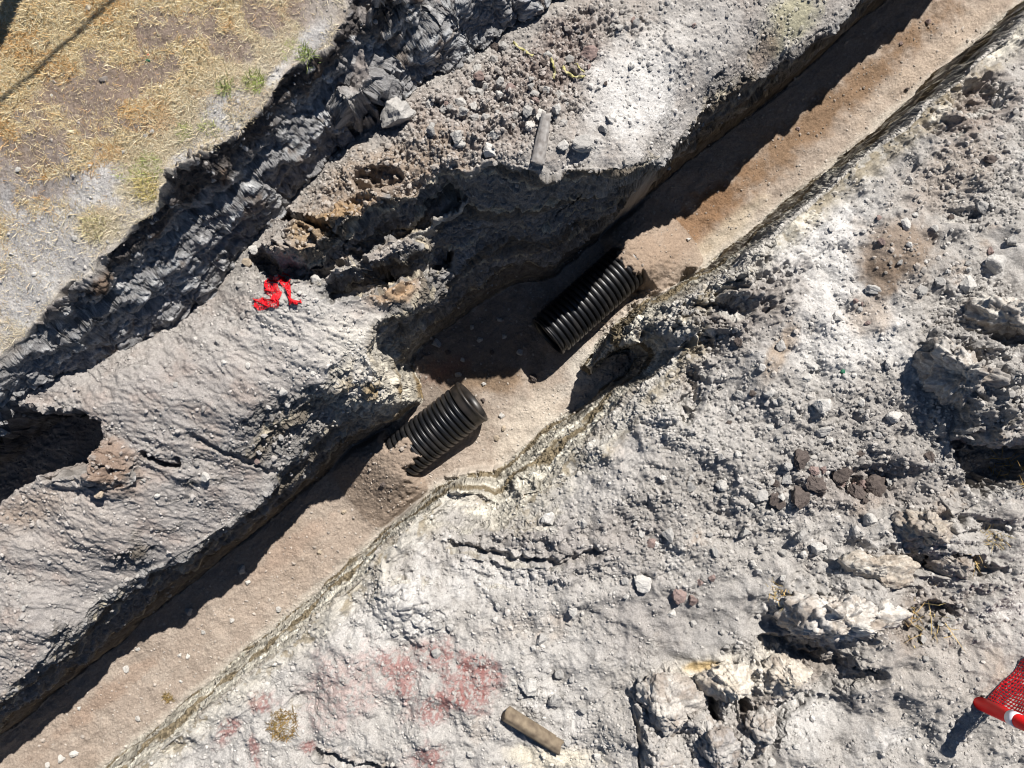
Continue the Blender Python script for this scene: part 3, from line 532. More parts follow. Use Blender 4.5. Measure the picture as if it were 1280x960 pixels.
small = [('right', [(1168, 285, 12, 'p'), (1101, 303, 11, 'r'), (1098, 273, 9, 'r'), (1070, 292, 8, 'p'), (1079, 290, 8, 'p'), (1188, 272, 11, 'd'), (1265, 303, 18, 'g'), (1238, 315, 13, 'r'), (1008, 473, 13, 'p'), (983, 600, 18, 'g'), (1111, 603, 12, 'g'), (1161, 572, 16, 'd'), (950, 618, 20, 'g'), (903, 605, 18, 'p'), (923, 568, 12, 'p'), (990, 517, 12, 'p'), (976, 502, 14, 'g'), (941, 492, 12, 'd'), (960, 492, 18, 'p'), (1073, 567, 15, 'd'), (863, 608, 15, 'g'), (911, 528, 9, 'd'), (965, 602, 11, 'g'), (938, 633, 11, 'p'), (1075, 387, 9, 'g'), (667, 810, 9, 'p'), (550, 783, 13, 'g'), (564, 783, 12, 'g'), (607, 738, 10, 'p'), (734, 860, 8, 'p'), (839, 767, 13, 'p'), (729, 887, 11, 'g'), (747, 945, 11, 'p'), (589, 943, 13, 'p'), (622, 758, 11, 'p'), (1005, 693, 11, 'p'), (978, 692, 13, 'g'), (866, 780, 11, 'g'), (926, 803, 10, 'p'), (875, 728, 11, 'r'), (890, 722, 11, 'r'), (893, 690, 13, 'g'), (943, 893, 15, 'p'), (965, 953, 13, 'p'), (996, 933, 11, 'p'), (1084, 404, 8, 'r'), (1069, 377, 9, 'r'), (1076, 380, 7, 'r'), (1060, 560, 10, 'p'), (1035, 550, 12, 'p'), (1190, 240, 9, 'g'), (1215, 285, 9, 'g')]),
    ('bench', [(594, 147, 14, 'g'), (555, 137, 20, 'g'), (619, 170, 16, 'g'), (644, 147, 14, 'g'), (790, 83, 11, 'p'), (694, 137, 16, 'p'), (667, 117, 14, 'g'), (684, 113, 12, 'g'), (837, 108, 9, 'p'), (680, 80, 13, 'd'), (757, 105, 7, 'd'), (554, 87, 13, 'g'), (587, 73, 18, 'g'), (619, 60, 13, 'd'), (570, 170, 22, 'g'), (610, 190, 24, 'p'), (540, 165, 16, 'g'), (700, 120, 14, 'p'), (590, 115, 18, 'g')]),
    ('floor', [(158, 836, 9, 'p'), (173, 811, 7, 'p'), (348, 762, 9, 'p'), (173, 898, 9, 'p'), (93, 942, 12, 'p'), (78, 948, 12, 'p'), (100, 885, 6, 'p'), (227, 852, 6, 'p'), (310, 728, 8, 'p'), (225, 819, 7, 'p'), (235, 820, 6, 'p'), (627, 520, 8, 'p'), (620, 548, 9, 't'), (629, 535, 8, 't'), (605, 480, 7, 'p'), (998, 161, 7, 'r'), (1159, 27, 9, 'r'), (1133, 112, 7, 'd'), (1126, 55, 6, 'r'), (906, 232, 6, 'r'), (255, 790, 7, 'p'), (290, 775, 7, 'p'), (60, 955, 9, 'p'), (400, 690, 7, 't'), (430, 640, 8, 't'), (604, 500, 7, 'd'), (860, 300, 7, 'p'), (930, 200, 6, 't')]),
    ('left', [(220, 480, 9, 'g'), (392, 467, 10, 'p'), (352, 547, 9, 'g'), (322, 577, 9, 'r'), (370, 435, 12, 'g'), (310, 457, 9, 'p'), (197, 620, 9, 'p'), (280, 453, 10, 'p'), (335, 510, 10, 'g'), (360, 505, 9, 'g'), (180, 600, 8, 'g'), (25, 745, 8, 'g'), (30, 760, 7, 'g'), (318, 312, 14, 'p'), (310, 330, 16, 't'), (326, 345, 14, 'g'), (395, 350, 14, 'p')]),
    ('field', [(93, 220, 7, 'p'), (93, 297, 9, 'p'), (135, 302, 7, 'g'), (113, 208, 7, 'p'), (80, 272, 6, 'p'), (88, 268, 6, 'p'), (155, 190, 7, 'g'), (190, 165, 7, 'g'), (65, 120, 5, 'p')]),
    ('pit', [(600, 425, 9, 'g'), (630, 420, 8, 'g'), (615, 440, 9, 'd'), (590, 410, 8, 'g'), (625, 400, 8, 'g'), (560, 440, 9, 'd'), (650, 440, 9, 'g'), (578, 450, 7, 'g')])]
for zone, lst in small:
    for s in lst: stone(s[0], s[1], s[2], s[3], UNN[zone][0], UNN[zone][1], 0 if zone not in ('floor', 'pit') else ZF)
cloud = [('right', 1000, 540, 120, 90, 20, (7, 15)), ('right', 870, 660, 100, 60, 16, (6, 12)), ('right', 700, 860, 60, 60, 8, (5, 10)), ('right', 1200, 300, 70, 40, 12, (6, 11)), ('right', 1170, 780, 60, 30, 16, (6, 11)), ('right', 960, 690, 80, 40, 8, (5, 10)), ('bench', 640, 130, 90, 45, 34, (8, 18)), ('bench', 790, 40, 60, 40, 12, (6, 12))]
for zone, cx, cy, sx, sy, n, (a, b) in cloud:
    for _ in range(n): stone(random.gauss(cx, sx * .6), random.gauss(cy, sy * .6), random.uniform(a, b), random.choice('ppggg' if zone == 'right' else 'pggrg'), UNN[zone][0], UNN[zone][1])

for _ in range(12): stone(random.gauss(1035, 38), random.gauss(602, 13), random.uniform(9, 19), random.choice('ddr'), 'small dark brown clod scattered among the big dark clods on the right bank', 'small dark clods')
# ------------------------------------------------------------------ boulders with their own outlines
def boulder(pts, zb, hgt, label, rgb, seed, tilt=(0, 0), cuts=10, top=(.6, .57, .52), rough=.10):
    P = np.array([W(x, y, zb) for x, y in pts]); c = P.mean(0); P = P - c
    v, f = ICO[6]; v = v.copy(); r = np.random.default_rng(seed)
    for _ in range(cuts):
        n = r.normal(size=3); n[2] = abs(n[2]) * 1.1; n /= np.linalg.norm(n); h = r.uniform(.55, .9); d = v @ n; v -= np.maximum(d - h, 0)[:, None] * n
    th = np.arctan2(v[:, 1], v[:, 0]); R = np.ones(len(v))
    for k in range(len(P)):                          # distance from the centre to the outline in each direction
        a, b = P[k], P[(k + 1) % len(P)]; e = b - a; den = np.cos(th) * e[1] - np.sin(th) * e[0]
        with np.errstate(divide='ignore', invalid='ignore'):
            tt = (a[0] * e[1] - a[1] * e[0]) / den; ss = (a[0] * np.sin(th) - a[1] * np.cos(th)) / den
        ok = (tt > 0) & (ss >= -1e-6) & (ss <= 1 + 1e-6); R = np.where(ok, tt, R)
    out = np.stack([v[:, 0] * R, v[:, 1] * R, v[:, 2] * hgt], -1)
    q = out / .35
    dsp = rough * (n3d(q, 1.2, seed) * .8 + n3d(q, 3, seed + 3) * .45 + n3d(q, 7, seed + 5) * .25) + rough * .9 * (facets(out[:, 0] + out[:, 2] * .6, out[:, 1] - out[:, 2] * .4, .13, seed + 8) - .4) + rough * .5 * (facets(out[:, 0] - out[:, 2] * .5, out[:, 1] + out[:, 2] * .6, .05, seed + 9) - .4) + rough * .25 * (facets(out[:, 0] + out[:, 2] * .5, out[:, 1] + out[:, 2] * .4, .024, seed + 10) - .4)
    nrm = v / np.maximum(np.linalg.norm(v, axis=1), 1e-6)[:, None]
    out += nrm * dsp[:, None] * np.clip(hgt * 1.4, .3, 1.)
    out[:, 2] += out[:, 0] * tilt[0] + out[:, 1] * tilt[1]
    m = sstep(-.5, .6, n3d(q, 1.5, seed + 11) + .6 * n3d(q, 6, seed + 12) + .4 * n3d(q, 16, seed + 13)); m2 = sstep(.0, .7, n3d(q, 2.5, seed + 15) + .6 * n3d(q, 9, seed + 16))
    col = np.array(rgb)[None] * (1 - m[:, None]) + np.array(top)[None] * m[:, None]; col = col * (1 - .5 * m2[:, None]) + np.array((.24, .19, .15))[None] * .5 * m2[:, None]
    x, y = c; o = np_mesh('boulder', out, f, M_BOULD, np.clip(col, .03, .75), True)
    o.location = (x, y, gz(x, y) if zb is None else zb); tag(o, label, 'boulder', 'boulders of the lower right bank'); return o
boulder([(972, 770), (978, 748), (990, 740), (1030, 738), (1075, 742), (1112, 750), (1136, 762), (1118, 780), (1092, 800), (1066, 822), (1040, 822), (1005, 812), (978, 796)], .0, .36, 'big pale boulder with white top and ragged dark lower face, largest at lower right', (.40, .36, .32), 61, (.05, .42), top=(.56, .53, .49), rough=.15)
boulder([(1048, 702), (1060, 690), (1090, 688), (1120, 690), (1150, 703), (1144, 728), (1110, 737), (1080, 732), (1056, 720)], .06, .24, 'tan sunken boulder with soft edges just above the big pale boulder', (.42, .37, .31), 62, (.0, .2), top=(.50, .465, .41), rough=.10)
boulder([(1108, 652), (1120, 638), (1160, 638), (1195, 645), (1205, 668), (1184, 682), (1150, 686), (1118, 682)], .10, .32, 'long grey slab boulder with a tan upper rim and dark shadow at its right', (.30, .27, .24), 63, (-.05, .40), top=(.40, .355, .30), rough=.13)
boulder([(1158, 702), (1178, 686), (1210, 688), (1226, 702), (1204, 722), (1172, 724)], .03, .26, 'small dark grey wedge boulder below the long grey slab boulder', (.23, .21, .19), 64, (0, .3), top=(.33, .30, .27), rough=.12)
boulder([(1216, 392), (1220, 372), (1245, 364), (1285, 368), (1330, 383), (1330, 412), (1290, 428), (1260, 430), (1232, 426), (1218, 412)], .22, .40, 'domed pale boulder with grey streaks cut off by the right edge', (.38, .345, .31), 65, (0, .15), top=(.54, .51, .46), rough=.12)
boulder([(1163, 440), (1174, 424), (1192, 426), (1218, 446), (1244, 468), (1268, 490), (1246, 506), (1212, 506), (1184, 506), (1168, 478)], .34, .48, 'steep grey outcrop boulder with a pale sloping crest and black left face', (.29, .27, .25), 66, (.15, .35), top=(.48, .455, .42), rough=.125)
boulder([(1196, 530), (1216, 506), (1260, 500), (1320, 515), (1320, 562), (1262, 562), (1215, 556)], .30, .42, 'rough dark grey outcrop boulder above the black hollow at the right edge', (.25, .235, .22), 67, (0, .2), top=(.35, .33, .31), rough=.125)
boulder([(1162, 624), (1184, 610), (1216, 612), (1228, 630), (1206, 644), (1172, 644)], .02, .22, 'low crumbly grey boulder right under the black hollow', (.30, .28, .26), 68, top=(.40, .375, .345), rough=.15)
boulder([(795, 885), (800, 858), (818, 845), (850, 842), (874, 852), (882, 872), (868, 898), (842, 924), (812, 926), (798, 908)], -.04, .28, 'left boulder of the pale ledge, with a layered dark left face', (.37, .34, .31), 69, (.10, .12), top=(.47, .44, .40), rough=.13)
boulder([(868, 848), (890, 836), (922, 830), (948, 842), (955, 860), (940, 876), (905, 880), (876, 872)], .06, .24, 'cream coloured boulder in the middle of the pale ledge', (.48, .43, .36), 70, (0, .2), top=(.56, .51, .44), rough=.13)
boulder([(950, 836), (972, 816), (1000, 824), (1024, 838), (1000, 860), (972, 872), (956, 864)], .07, .24, 'cream boulder at the right end of the pale ledge behind a black crack', (.46, .41, .345), 71, (0, .2), top=(.55, .50, .43), rough=.13)
boulder([(860, 905), (880, 890), (908, 902), (928, 930), (922, 958), (890, 964), (866, 942)], .04, .30, 'grey broken boulder with black clefts below the pale ledge', (.31, .29, .275), 72, (.1, .1), top=(.42, .40, .375), rough=.125)
boulder([(938, 895), (958, 878), (978, 893), (974, 925), (952, 948), (930, 932)], .08, .22, 'grey rounded boulder on the slope below the right end of the pale ledge', (.33, .305, .28), 73, top=(.44, .415, .385), rough=.14)
boulder([(804, 935), (830, 923), (862, 933), (875, 960), (852, 988), (812, 988)], -.07, .24, 'flat grey boulder at the bottom edge below the left ledge boulder', (.38, .355, .33), 74, top=(.46, .435, .405), rough=.12)

# ------------------------------------------------------------------ gravel: uncountable small stones, one object
def scatter_gravel(n):
    vs, fs, cs = [], [], []; base = [rock_verts(300 + i, 1, 7, .05) for i in range(16)]; off = 0; got = 0
    while got < n:
        xs = RNG.uniform(-6.9, 6.9, 8000).astype(np.float32); ys = RNG.uniform(-5.2, 5.2, 8000).astype(np.float32)
        rb = bil(rw.astype(np.float32), FX, FY, xs, ys); pf = bil(sdw[0], FX, FY, xs, ys); ff = bil(sdw[2], FX, FY, xs, ys); wlv = bil(wall.astype(np.float32), FX, FY, xs, ys)
        cl = fbm(xs, ys, .5, 3, 301)
        p = np.clip(rb * 1.1 + .35 * cl, .03, 1); p = np.where(pf < 0, .10 * p + .05 * (bil(ASH, FX, FY, xs, ys)), p); p = np.where(ff < 0, .22 * p + .05, p); p = np.where(wlv > .5, p * .35, p)
        keep = RNG.random(8000) < p; xs, ys = xs[keep], ys[keep]; zs = bil(Z, FX, FY, xs, ys); ff = ff[keep]
        cc = bil(C[..., 0], FX, FY, xs, ys), bil(C[..., 1], FX, FY, xs, ys), bil(C[..., 2], FX, FY, xs, ys)
        for k in range(len(xs)):
            v, f = base[RNG.integers(16)]; s = .008 + .018 * RNG.random() ** 2.2 + (.024 * RNG.random() if RNG.random() < .10 else 0)
            if ff[k] < 0: s *= .85
            a = RNG.uniform(0, 6.28); ca, sa = math.cos(a), math.sin(a); q = v * np.array([s, s * RNG.uniform(.6, 1), s * RNG.uniform(.5, .9)])
            q = np.stack([q[:, 0] * ca - q[:, 1] * sa + xs[k], q[:, 0] * sa + q[:, 1] * ca + ys[k], q[:, 2] + zs[k] + s * .15], -1)
            vs.append(q); fs.append(f + off); off += len(v)
            g_ = RNG.uniform(.75, 1.3); c0 = np.array([cc[0][k], cc[1][k], cc[2][k]]) * .6 + np.array((.42, .40, .375)) * .4
            cs.append(np.repeat((c0 * g_)[None], len(v), 0)); got += 1
            if got >= n: break
    o = np_mesh('gravel', np.concatenate(vs), np.concatenate(fs), M_GRAVEL, np.clip(np.concatenate(cs), .03, .75), False); tag(o, kind='stuff')
scatter_gravel(30000)

# ------------------------------------------------------------------ dry grass on the field
def scatter_grass(n):
    xs = RNG.uniform(-5.6, -1.0, n * 3).astype(np.float32); ys = RNG.uniform(0, 4.1, n * 3).astype(np.float32)
    pf = bil(sdw[0], FX, FY, xs, ys); d = bil(DIRT, FX, FY, xs, ys); a = bil(ASH, FX, FY, xs, ys)
    edge_ = sstep(.55, .05, -pf + .25 * fbm(xs, ys, .4, 3, 391)); p = (1 - .6 * edge_) * (1 - .95 * d) * (1 - .93 * a) * (pf < -.01) * np.clip(.75 + .5 * fbm(xs, ys, .25, 3, 333), .1, 1); k = RNG.random(len(xs)) < p
    for (px, py, r) in ((180, 235, .22), (118, 280, .20), (195, 200, .15), (320, 105, .12), (250, 175, .2), (300, 140, .15)):
        cx, cy = W(px, py, .76); k |= (np.hypot(xs - cx, ys - cy) < r * (.6 + .6 * RNG.random(len(xs)))) & (pf < .02) & (RNG.random(len(xs)) < .5)
    sh = RNG.permutation(int(k.sum()))[:n]; xs, ys = xs[k][sh], ys[k][sh]; m = len(xs); zs = bil(Z, FX, FY, xs, ys)
    az = RNG.uniform(0, 6.28, m); el = RNG.uniform(.05, .7, m); L = RNG.uniform(.012, .055, m); w = RNG.uniform(.0010, .0024, m); tall = RNG.random(m) < .10 * (1 + 1.5 * np.clip(fbm(xs, ys, .3, 3, 371), -.6, 1)); L = np.where(tall, RNG.uniform(.05, .10, m), L); el = np.where(tall, RNG.uniform(.3, 1.0, m), el); w = np.where(tall, w * 1.5, w)
    dx, dy, dz = np.cos(az) * np.cos(el), np.sin(az) * np.cos(el), np.sin(el); b = np.stack([xs, ys, zs + .004], -1); t_ = np.stack([dx, dy, dz], -1) * L[:, None]; s_ = np.stack([-np.sin(az), np.cos(az), 0 * az], -1) * w[:, None]
    Vv = np.stack([b - s_, b + s_, b + t_ * .6 + s_ * .8, b + t_ * .6 - s_ * .8 , ], 1); tip = b + t_; tip[:, 2] -= L * .12
    V2 = np.concatenate([Vv, tip[:, None]], 1).reshape(-1, 3)
    base = np.arange(m)[:, None] * 5; F = np.concatenate([base + np.array([[0, 1, 2]]), base + np.array([[0, 2, 3]]), base + np.array([[3, 2, 4]])])
    straw = np.array([(.62, .50, .30), (.52, .38, .19), (.46, .27, .11), (.68, .60, .42), (.36, .30, .17)]); ci = RNG.choice(5, m, p=[.38, .27, .12, .18, .05])
    rg = fbm(xs, ys, .6, 3, 350); ci = np.where((rg > .25) & (RNG.random(m) < .5), 2, ci)
    cc = straw[ci] * RNG.uniform(.8, 1.25, m)[:, None]; pe = sstep(.9, .1, -bil(sdw[0], FX, FY, xs, ys))[:, None] * .6; cc = cc * (1 - pe) + np.array((.60, .55, .44)) * pe * RNG.uniform(.7, 1.15, m)[:, None]
    gr = np.zeros(m, bool)
    for (px, py, r) in ((320, 104, .09), (283, 112, .08), (186, 210, .12), (268, 155, .10), (372, 70, .12), (155, 217, .07), (232, 165, .07)):
        cx, cy = W(px, py, .76); gr |= (np.hypot(xs - cx, ys - cy) < r * 1.3) & (RNG.random(m) < .4)
    cc[gr] = np.array((.29, .32, .11)) * RNG.uniform(.7, 1.5, gr.sum())[:, None]
    o = np_mesh('dry_grass', V2, F, M_GRASS, np.repeat(cc, 5, 0), False); tag(o, kind='stuff')
scatter_grass(150000)

# ------------------------------------------------------------------ tufts and stalks
def tuft(px, py, r, n, rgb, label, hgt=.12, z0=0., name='dry_shrub', cat='dry plant', flat=.5, w=.0028):
    x, y, z = drop(px, py, z0); V_, F_, Cc = [], [], []; R = random.Random(int(px * 7 + py))
    for i in range(n):
        a = R.uniform(0, 6.28); q = r * math.sqrt(R.random()) * .75; bx, by = q * math.cos(a), q * math.sin(a); d = R.uniform(0, 6.28); L = hgt * R.uniform(.4, 1.2); e = R.uniform(.1, 1.2) * flat * 2
        bz = gz(x + bx, y + by) - z; p0 = Vector((bx, by, bz)); dr = Vector((math.cos(d) * math.cos(e), math.sin(d) * math.cos(e), math.sin(e))); p1 = p0 + dr * L * .6; p2 = p0 + dr * L + Vector((0, 0, -.2 * L)) + Vector((R.uniform(-.2, .2), R.uniform(-.2, .2), 0)) * L
        s = Vector((-math.sin(d), math.cos(d), 0)) * w; k = len(V_); V_ += [p0 - s, p0 + s, p1 + s, p1 - s, p2]; F_ += [(k, k + 1, k + 2), (k, k + 2, k + 3), (k + 3, k + 2, k + 4)]
        f_ = R.uniform(.6, 1.35); c = [ch * f_ * R.uniform(.95, 1.05) for ch in rgb]; Cc += [c] * 5
    o = np_mesh(name, np.array([v[:] for v in V_]), np.array(F_), M_GRASS, np.array(Cc), False); o.location = (x, y, z); return tag(o, label, cat)
tuft(353, 908, .22, 420, (.25, .165, .06), 'brown dry shrub on the pale lower bank left of the red stain', .09)
tuft(210, 872, .09, 120, (.24, .17, .07), 'small brown tuft on the trench floor near its right wall', .07, ZF)
tuft(1150, 772, .30, 40, (.50, .36, .16), 'straw stalks sticking out right of the big pale boulder', .30, w=.004)
tuft(972, 742, .14, 60, (.42, .30, .13), 'straw tuft at the left tip of the big pale boulder', .12)
tuft(1268, 590, .22, 70, (.40, .28, .11), 'straw tuft over the black hollow at the right edge', .25, w=.004)
tuft(1240, 670, .14, 50, (.38, .28, .12), 'straw tuft right of the long grey slab boulder', .12)
tuft(1215, 700, .12, 26, (.48, .35, .16), 'few straw stalks below the long grey slab boulder', .2, w=.0035)
tuft(384, 70, .11, 110, (.22, .27, .09), 'green weed at the brink of the upper wall, nearest the top edge', .10, .76, 'green_weed', 'weed')
tuft(320, 104, .12, 90, (.27, .32, .09), 'bright green weed near the brink of the dry field', .10, .76, 'green_weed', 'weed')
tuft(283, 112, .10, 60, (.25, .28, .10), 'dull green weed left of the bright green weed', .09, .76, 'green_weed', 'weed')
tuft(185, 235, .18, 300, (.46, .38, .16), 'yellowing grass clump on the ashy edge of the field', .12, .76, 'grass_clump', 'grass clump')
tuft(118, 283, .18, 260, (.50, .43, .24), 'pale straw clump lowest on the ashy edge of the field', .10, .76, 'grass_clump', 'grass clump')

# ------------------------------------------------------------------ corrugated pipes
def lathe(profile, seg=72, closed=True):
    """profile of (axial, radius) points turned round the X axis"""
    bm = bmesh.new(); rings = []
    for (u_, r) in profile: rings.append([bm.verts.new((u_, r * math.cos(2 * math.pi * k / seg), r * math.sin(2 * math.pi * k / seg))) for k in range(seg)])
    m = len(rings)
    for i in range(m if closed else m - 1):
        a, b = rings[i], rings[(i + 1) % m]
        for k in range(seg): bm.faces.new((a[k], a[(k + 1) % seg], b[(k + 1) % seg], b[k]))
    bmesh.ops.recalc_face_normals(bm, faces=bm.faces); return bm
def ribbed(u0, u1, pitch, r_out, r_in):
    pr = []; n = int(round((u1 - u0) / pitch)); p = (u1 - u0) / n
    for i in range(n):
        a = u0 + i * p
        for k, (du, r) in enumerate([(.0, r_in), (.18, r_in), (.25, r_in + .45 * (r_out - r_in)), (.31, r_out - .006), (.40, r_out), (.5, r_out + .002), (.75, r_out + .002), (.85, r_out), (.94, r_out - .006), (.97, r_in + .45 * (r_out - r_in))]): pr.append((a + du * p, r))
    pr.append((u1, r_in)); pr.append((u1, r_in - .025)); pr.append((u0, r_in - .025)); return pr
def pipe(P, label, bell, pitch):
    d = P[1] - P[0]; L = d.length; ang = math.atan2(d.y, d.x)
    root = empty('corrugated_pipe', (P[0].x, P[0].y, ZF + PIPE_R - .01), (0, math.radians(TILT1 if bell else TILT2), ang)); tag(root, label, 'drain pipe', 'corrugated drain pipes in the trench')
    if bell:
        bm_obj('barrel', lathe(ribbed(.155, L, pitch, PIPE_R, PIPE_R - .040)), M_PIPE, root)
        R = PIPE_R + .004
        bm_obj('socket', lathe([(0, R - .012), (.006, R), (.03, R + .002), (.036, R - .010), (.075, R - .012), (.13, R - .012), (.15, R - .018), (.153, R - .045), (.153, R - .06), (.0, R - .04)]), M_DUSTY, root)
    else:
        bm_obj('barrel', lathe(ribbed(.07, L, pitch, PIPE_R, PIPE_R - .040)), M_PIPE, root)
        R = PIPE_R - .01
        bm_obj('rim', lathe([(0, R - .01), (.004, R), (.014, R), (.018, R - .014), (.026, R - .014), (.03, R), (.042, R), (.046, R - .016), (.069, R - .018), (.069, R - .05), (0, R - .05)]), M_PIPE, root)
    return root
pipe(P1, 'short black corrugated drain pipe in full sun, smooth socket end open, far end buried', True, .083)
pipe(P2, 'longer black corrugated drain pipe half in the shadow of the pit wall', False, .079)

# ------------------------------------------------------------------ netting
def net(name, S, nu, nv, thick, mat, parent=None):
    bm = bmesh.new(); g_ = [[bm.verts.new(S(i / nu, j / nv)) for i in range(nu + 1)] for j in range(nv + 1)]
    for j in range(nv):
        for i in range(nu): bm.faces.new((g_[j][i], g_[j][i + 1], g_[j + 1][i + 1], g_[j + 1][i]))
    bm.normal_update(); inner = bm.faces[:]; bmesh.ops.inset_individual(bm, faces=inner, thickness=thick, use_even_offset=False); bmesh.ops.delete(bm, geom=inner, context='FACES')
    o = bm_obj(name, bm, mat, parent); md = o.modifiers.new('thickness', 'SOLIDIFY'); md.thickness = .004; return o
nx0, ny0, nz0 = drop(338, 366)
def scrap(u, v):
    path = [(-.20, -.10), (-.05, -.13), (.08, -.10), (.12, -.02), (-.04, .06), (-.06, .16), (.06, .20), (.18, .14), (.22, .02), (.23, -.10), (.34, -.11)]
    s = u * (len(path) - 1.001); i = int(s); f = s - i; x = path[i][0] * (1 - f) + path[i + 1][0] * f; y = path[i][1] * (1 - f) + path[i + 1][1] * f
    w = .11 * (1 - .75 * max(0, (u - .85) / .15)); a = 2.2 * math.sin(u * 9); x += (v - .5) * w * math.cos(a) * .5 + .02 * math.sin(u * 61 + v * 5); y += (v - .5) * w + .02 * math.cos(u * 47 + v * 9)
    return (nx0 + x, ny0 + y, gz(nx0 + x, ny0 + y) + (.012 + .026 * abs(math.sin(u * 17 + v * 2))) + .010 * math.sin(v * 9 + u * 31))
tag(net('netting_scrap', scrap, 90, 6, .0055, M_NET), 'crumpled scrap of red safety netting lying on the bench under a big clod', 'safety net')
bx, by, bz = drop(1226, 880); B0 = Vector((bx, by, bz - .03)); T = B0 + Vector((.03, .10, .80)); ax = T - B0
post = empty('delineator_post', B0); post.rotation_euler = ax.to_track_quat('X', 'Z').to_euler(); tag(post, 'red plastic marker post with white bands holding up the red net', 'marker post')
PL = ax.length; pr_ = .072
bm_obj('tube', lathe([(0, .02), (0, pr_), (PL * .97, pr_ * .96), (PL, pr_ * .7), (PL, .02)], 40, False), M_RED, post)
for a in (.60,): bm_obj('reflective_band', lathe([(PL * a, pr_ + .002), (PL * (a + .13), pr_ + .002), (PL * (a + .13), pr_ - .004), (PL * a, pr_ - .004)], 40), M_WHITE, post)
ex, ey, _ = drop(1330, 765); ez = gz(ex, ey); E0 = Vector((ex, ey, ez)); ET = E0 + Vector((.10, -.05, .85))
def fence(u, v):
    bot = B0.lerp(E0, u); top_ = (B0 + ax * .95).lerp(ET, u); sag = .02 * math.sin(math.pi * u); p = bot.lerp(top_, v); p.z -= sag * v * .6 - .03; p.x += .014 * math.sin(u * 19 + v * 3); p.y += .014 * math.sin(u * 13 + v * 7); p.z += .014 * math.sin(u * 23 + v * 11)
    p.z = max(p.z, gz(p.x, p.y) + .02); return p
tag(net('safety_net', fence, 34, 18, .0100, M_NET), 'red plastic safety net strung from the marker post at the lower right corner', 'safety net')

# ------------------------------------------------------------------ log, stake, tape, litter
def log_obj(name, a, b, r0, r1, mat, label, cat, zoff, seed):
    A_ = Vector((*drop(*a),)); B_ = Vector((*drop(*b),)); A_.z += zoff[0]; B_.z += zoff[1]; d = B_ - A_; L = d.length; seg, n = 40, 30; vs, fs = [], []
    for i in range(n + 1):
        t_ = i / n
        for k in range(seg):
            th_ = 2 * math.pi * k / seg; r = (r0 + (r1 - r0) * t_) * (1 + .05 * math.sin(3 * th_ + seed) + .03 * math.sin(7 * th_ + 2 * t_ + seed)); vs.append((t_ * L + (.02 * math.sin(2 * th_ + seed) if i in (0, n) else 0), r * math.cos(th_), r * math.sin(th_) * .92))
    for i in range(n):
        for k in range(seg): fs.append((i * seg + k, i * seg + (k + 1) % seg, (i + 1) * seg + (k + 1) % seg, (i + 1) * seg + k))
    c0 = len(vs); vs.append((0, 0, 0)); c1 = len(vs); vs.append((L, 0, 0))
    V_ = np.array(vs); V_[:, 1:] *= (1 + .035 * perlin(V_[:, 0] * 5, np.arctan2(V_[:, 1], V_[:, 2]) * 3, seed))[:, None]
    bm = bmesh.new(); bv = [bm.verts.new(v) for v in V_]
    for f in fs: bm.faces.new([bv[i] for i in f])
    for k in range(seg): bm.faces.new((bv[c0], bv[(k + 1) % seg], bv[k])); bm.faces.new((bv[c1], bv[n * seg + k], bv[n * seg + (k + 1) % seg]))
    bmesh.ops.recalc_face_normals(bm, faces=bm.faces); o = bm_obj(name, bm, mat); o.location = A_; o.rotation_euler = d.to_track_quat('X', 'Z').to_euler(); return tag(o, label, cat)
log_obj('log', (631, 889), (700, 934), .090, .084, M_WOOD, 'short brown weathered log lying half sunk at the bottom middle', 'log', (.045, .015), 3)
log_obj('wooden_stake', (683, 145), (672, 207), .05, .075, M_PALEWOOD, 'thick dusty wooden stake leaning over the pit rim among the rubble', 'stake', (.07, .03), 5)
def ribbon(name, pts, w, mat, label, cat):
    P = [Vector(drop(x, y)) + Vector((0, 0, .03)) for x, y in pts]; vs, fs = [], []; n = (len(P) - 1) * 5
    for i in range(n + 1):
        s = min(i / 5, len(P) - 1.0001); k = int(s); f = s - k; p = P[k].lerp(P[k + 1], f); d = (P[k + 1] - P[k]).normalized(); sd = d.cross(Vector((0, 0, 1))).normalized(); tw = 1.0 * math.sin(i * .8 + len(pts)); sd = sd * math.cos(tw) + Vector((0, 0, 1)) * math.sin(tw); p.z = max(p.z, gz(p.x, p.y) + .012); vs += [p - sd * w, p + sd * w]
    for i in range(n): fs.append((2 * i, 2 * i + 1, 2 * i + 3, 2 * i + 2))
    bm = bmesh.new(); bv = [bm.verts.new(v) for v in vs]
    for f in fs: bm.faces.new([bv[i] for i in f])
    o = bm_obj(name, bm, mat); md = o.modifiers.new('thick', 'SOLIDIFY'); md.thickness = .004; return tag(o, label, cat, 'yellow tape scraps')
ribbon('tape_scrap', [(641, 54), (648, 60), (657, 66), (666, 71)], .016, M_TAPE, 'faded yellow tape scrap at the shadow edge, leftmost of the yellow scraps', 'tape')
ribbon('tape_scrap', [(688, 74), (692, 82), (693, 92), (692, 100)], .017, M_TAPE, 'yellow tape scrap hanging down the rubble, the middle yellow one', 'tape')
ribbon('tape_scrap', [(703, 84), (708, 92), (716, 97), (724, 98), (731, 96)], .018, M_TAPE, 'curled yellow tape scrap beside the reddish clod, the longest yellow one', 'tape')
ribbon('tape_scrap', [(718, 81), (724, 86), (730, 92)], .010, M_TAPE, 'thin yellow tape shred just above the curled yellow tape scrap', 'tape')
def litter(px, py, size, mat, label, seed):
    x, y, z = drop(px, py, .5); v, f = rock_verts(seed, 2, 5, .35); s = size / 2 / FPX * (H - z); o = np_mesh('plastic_scrap', v * np.array([s, s * .7, s * .4]), f, mat, None, True); o.location = (x, y, z + s * .25); return tag(o, label, 'litter')
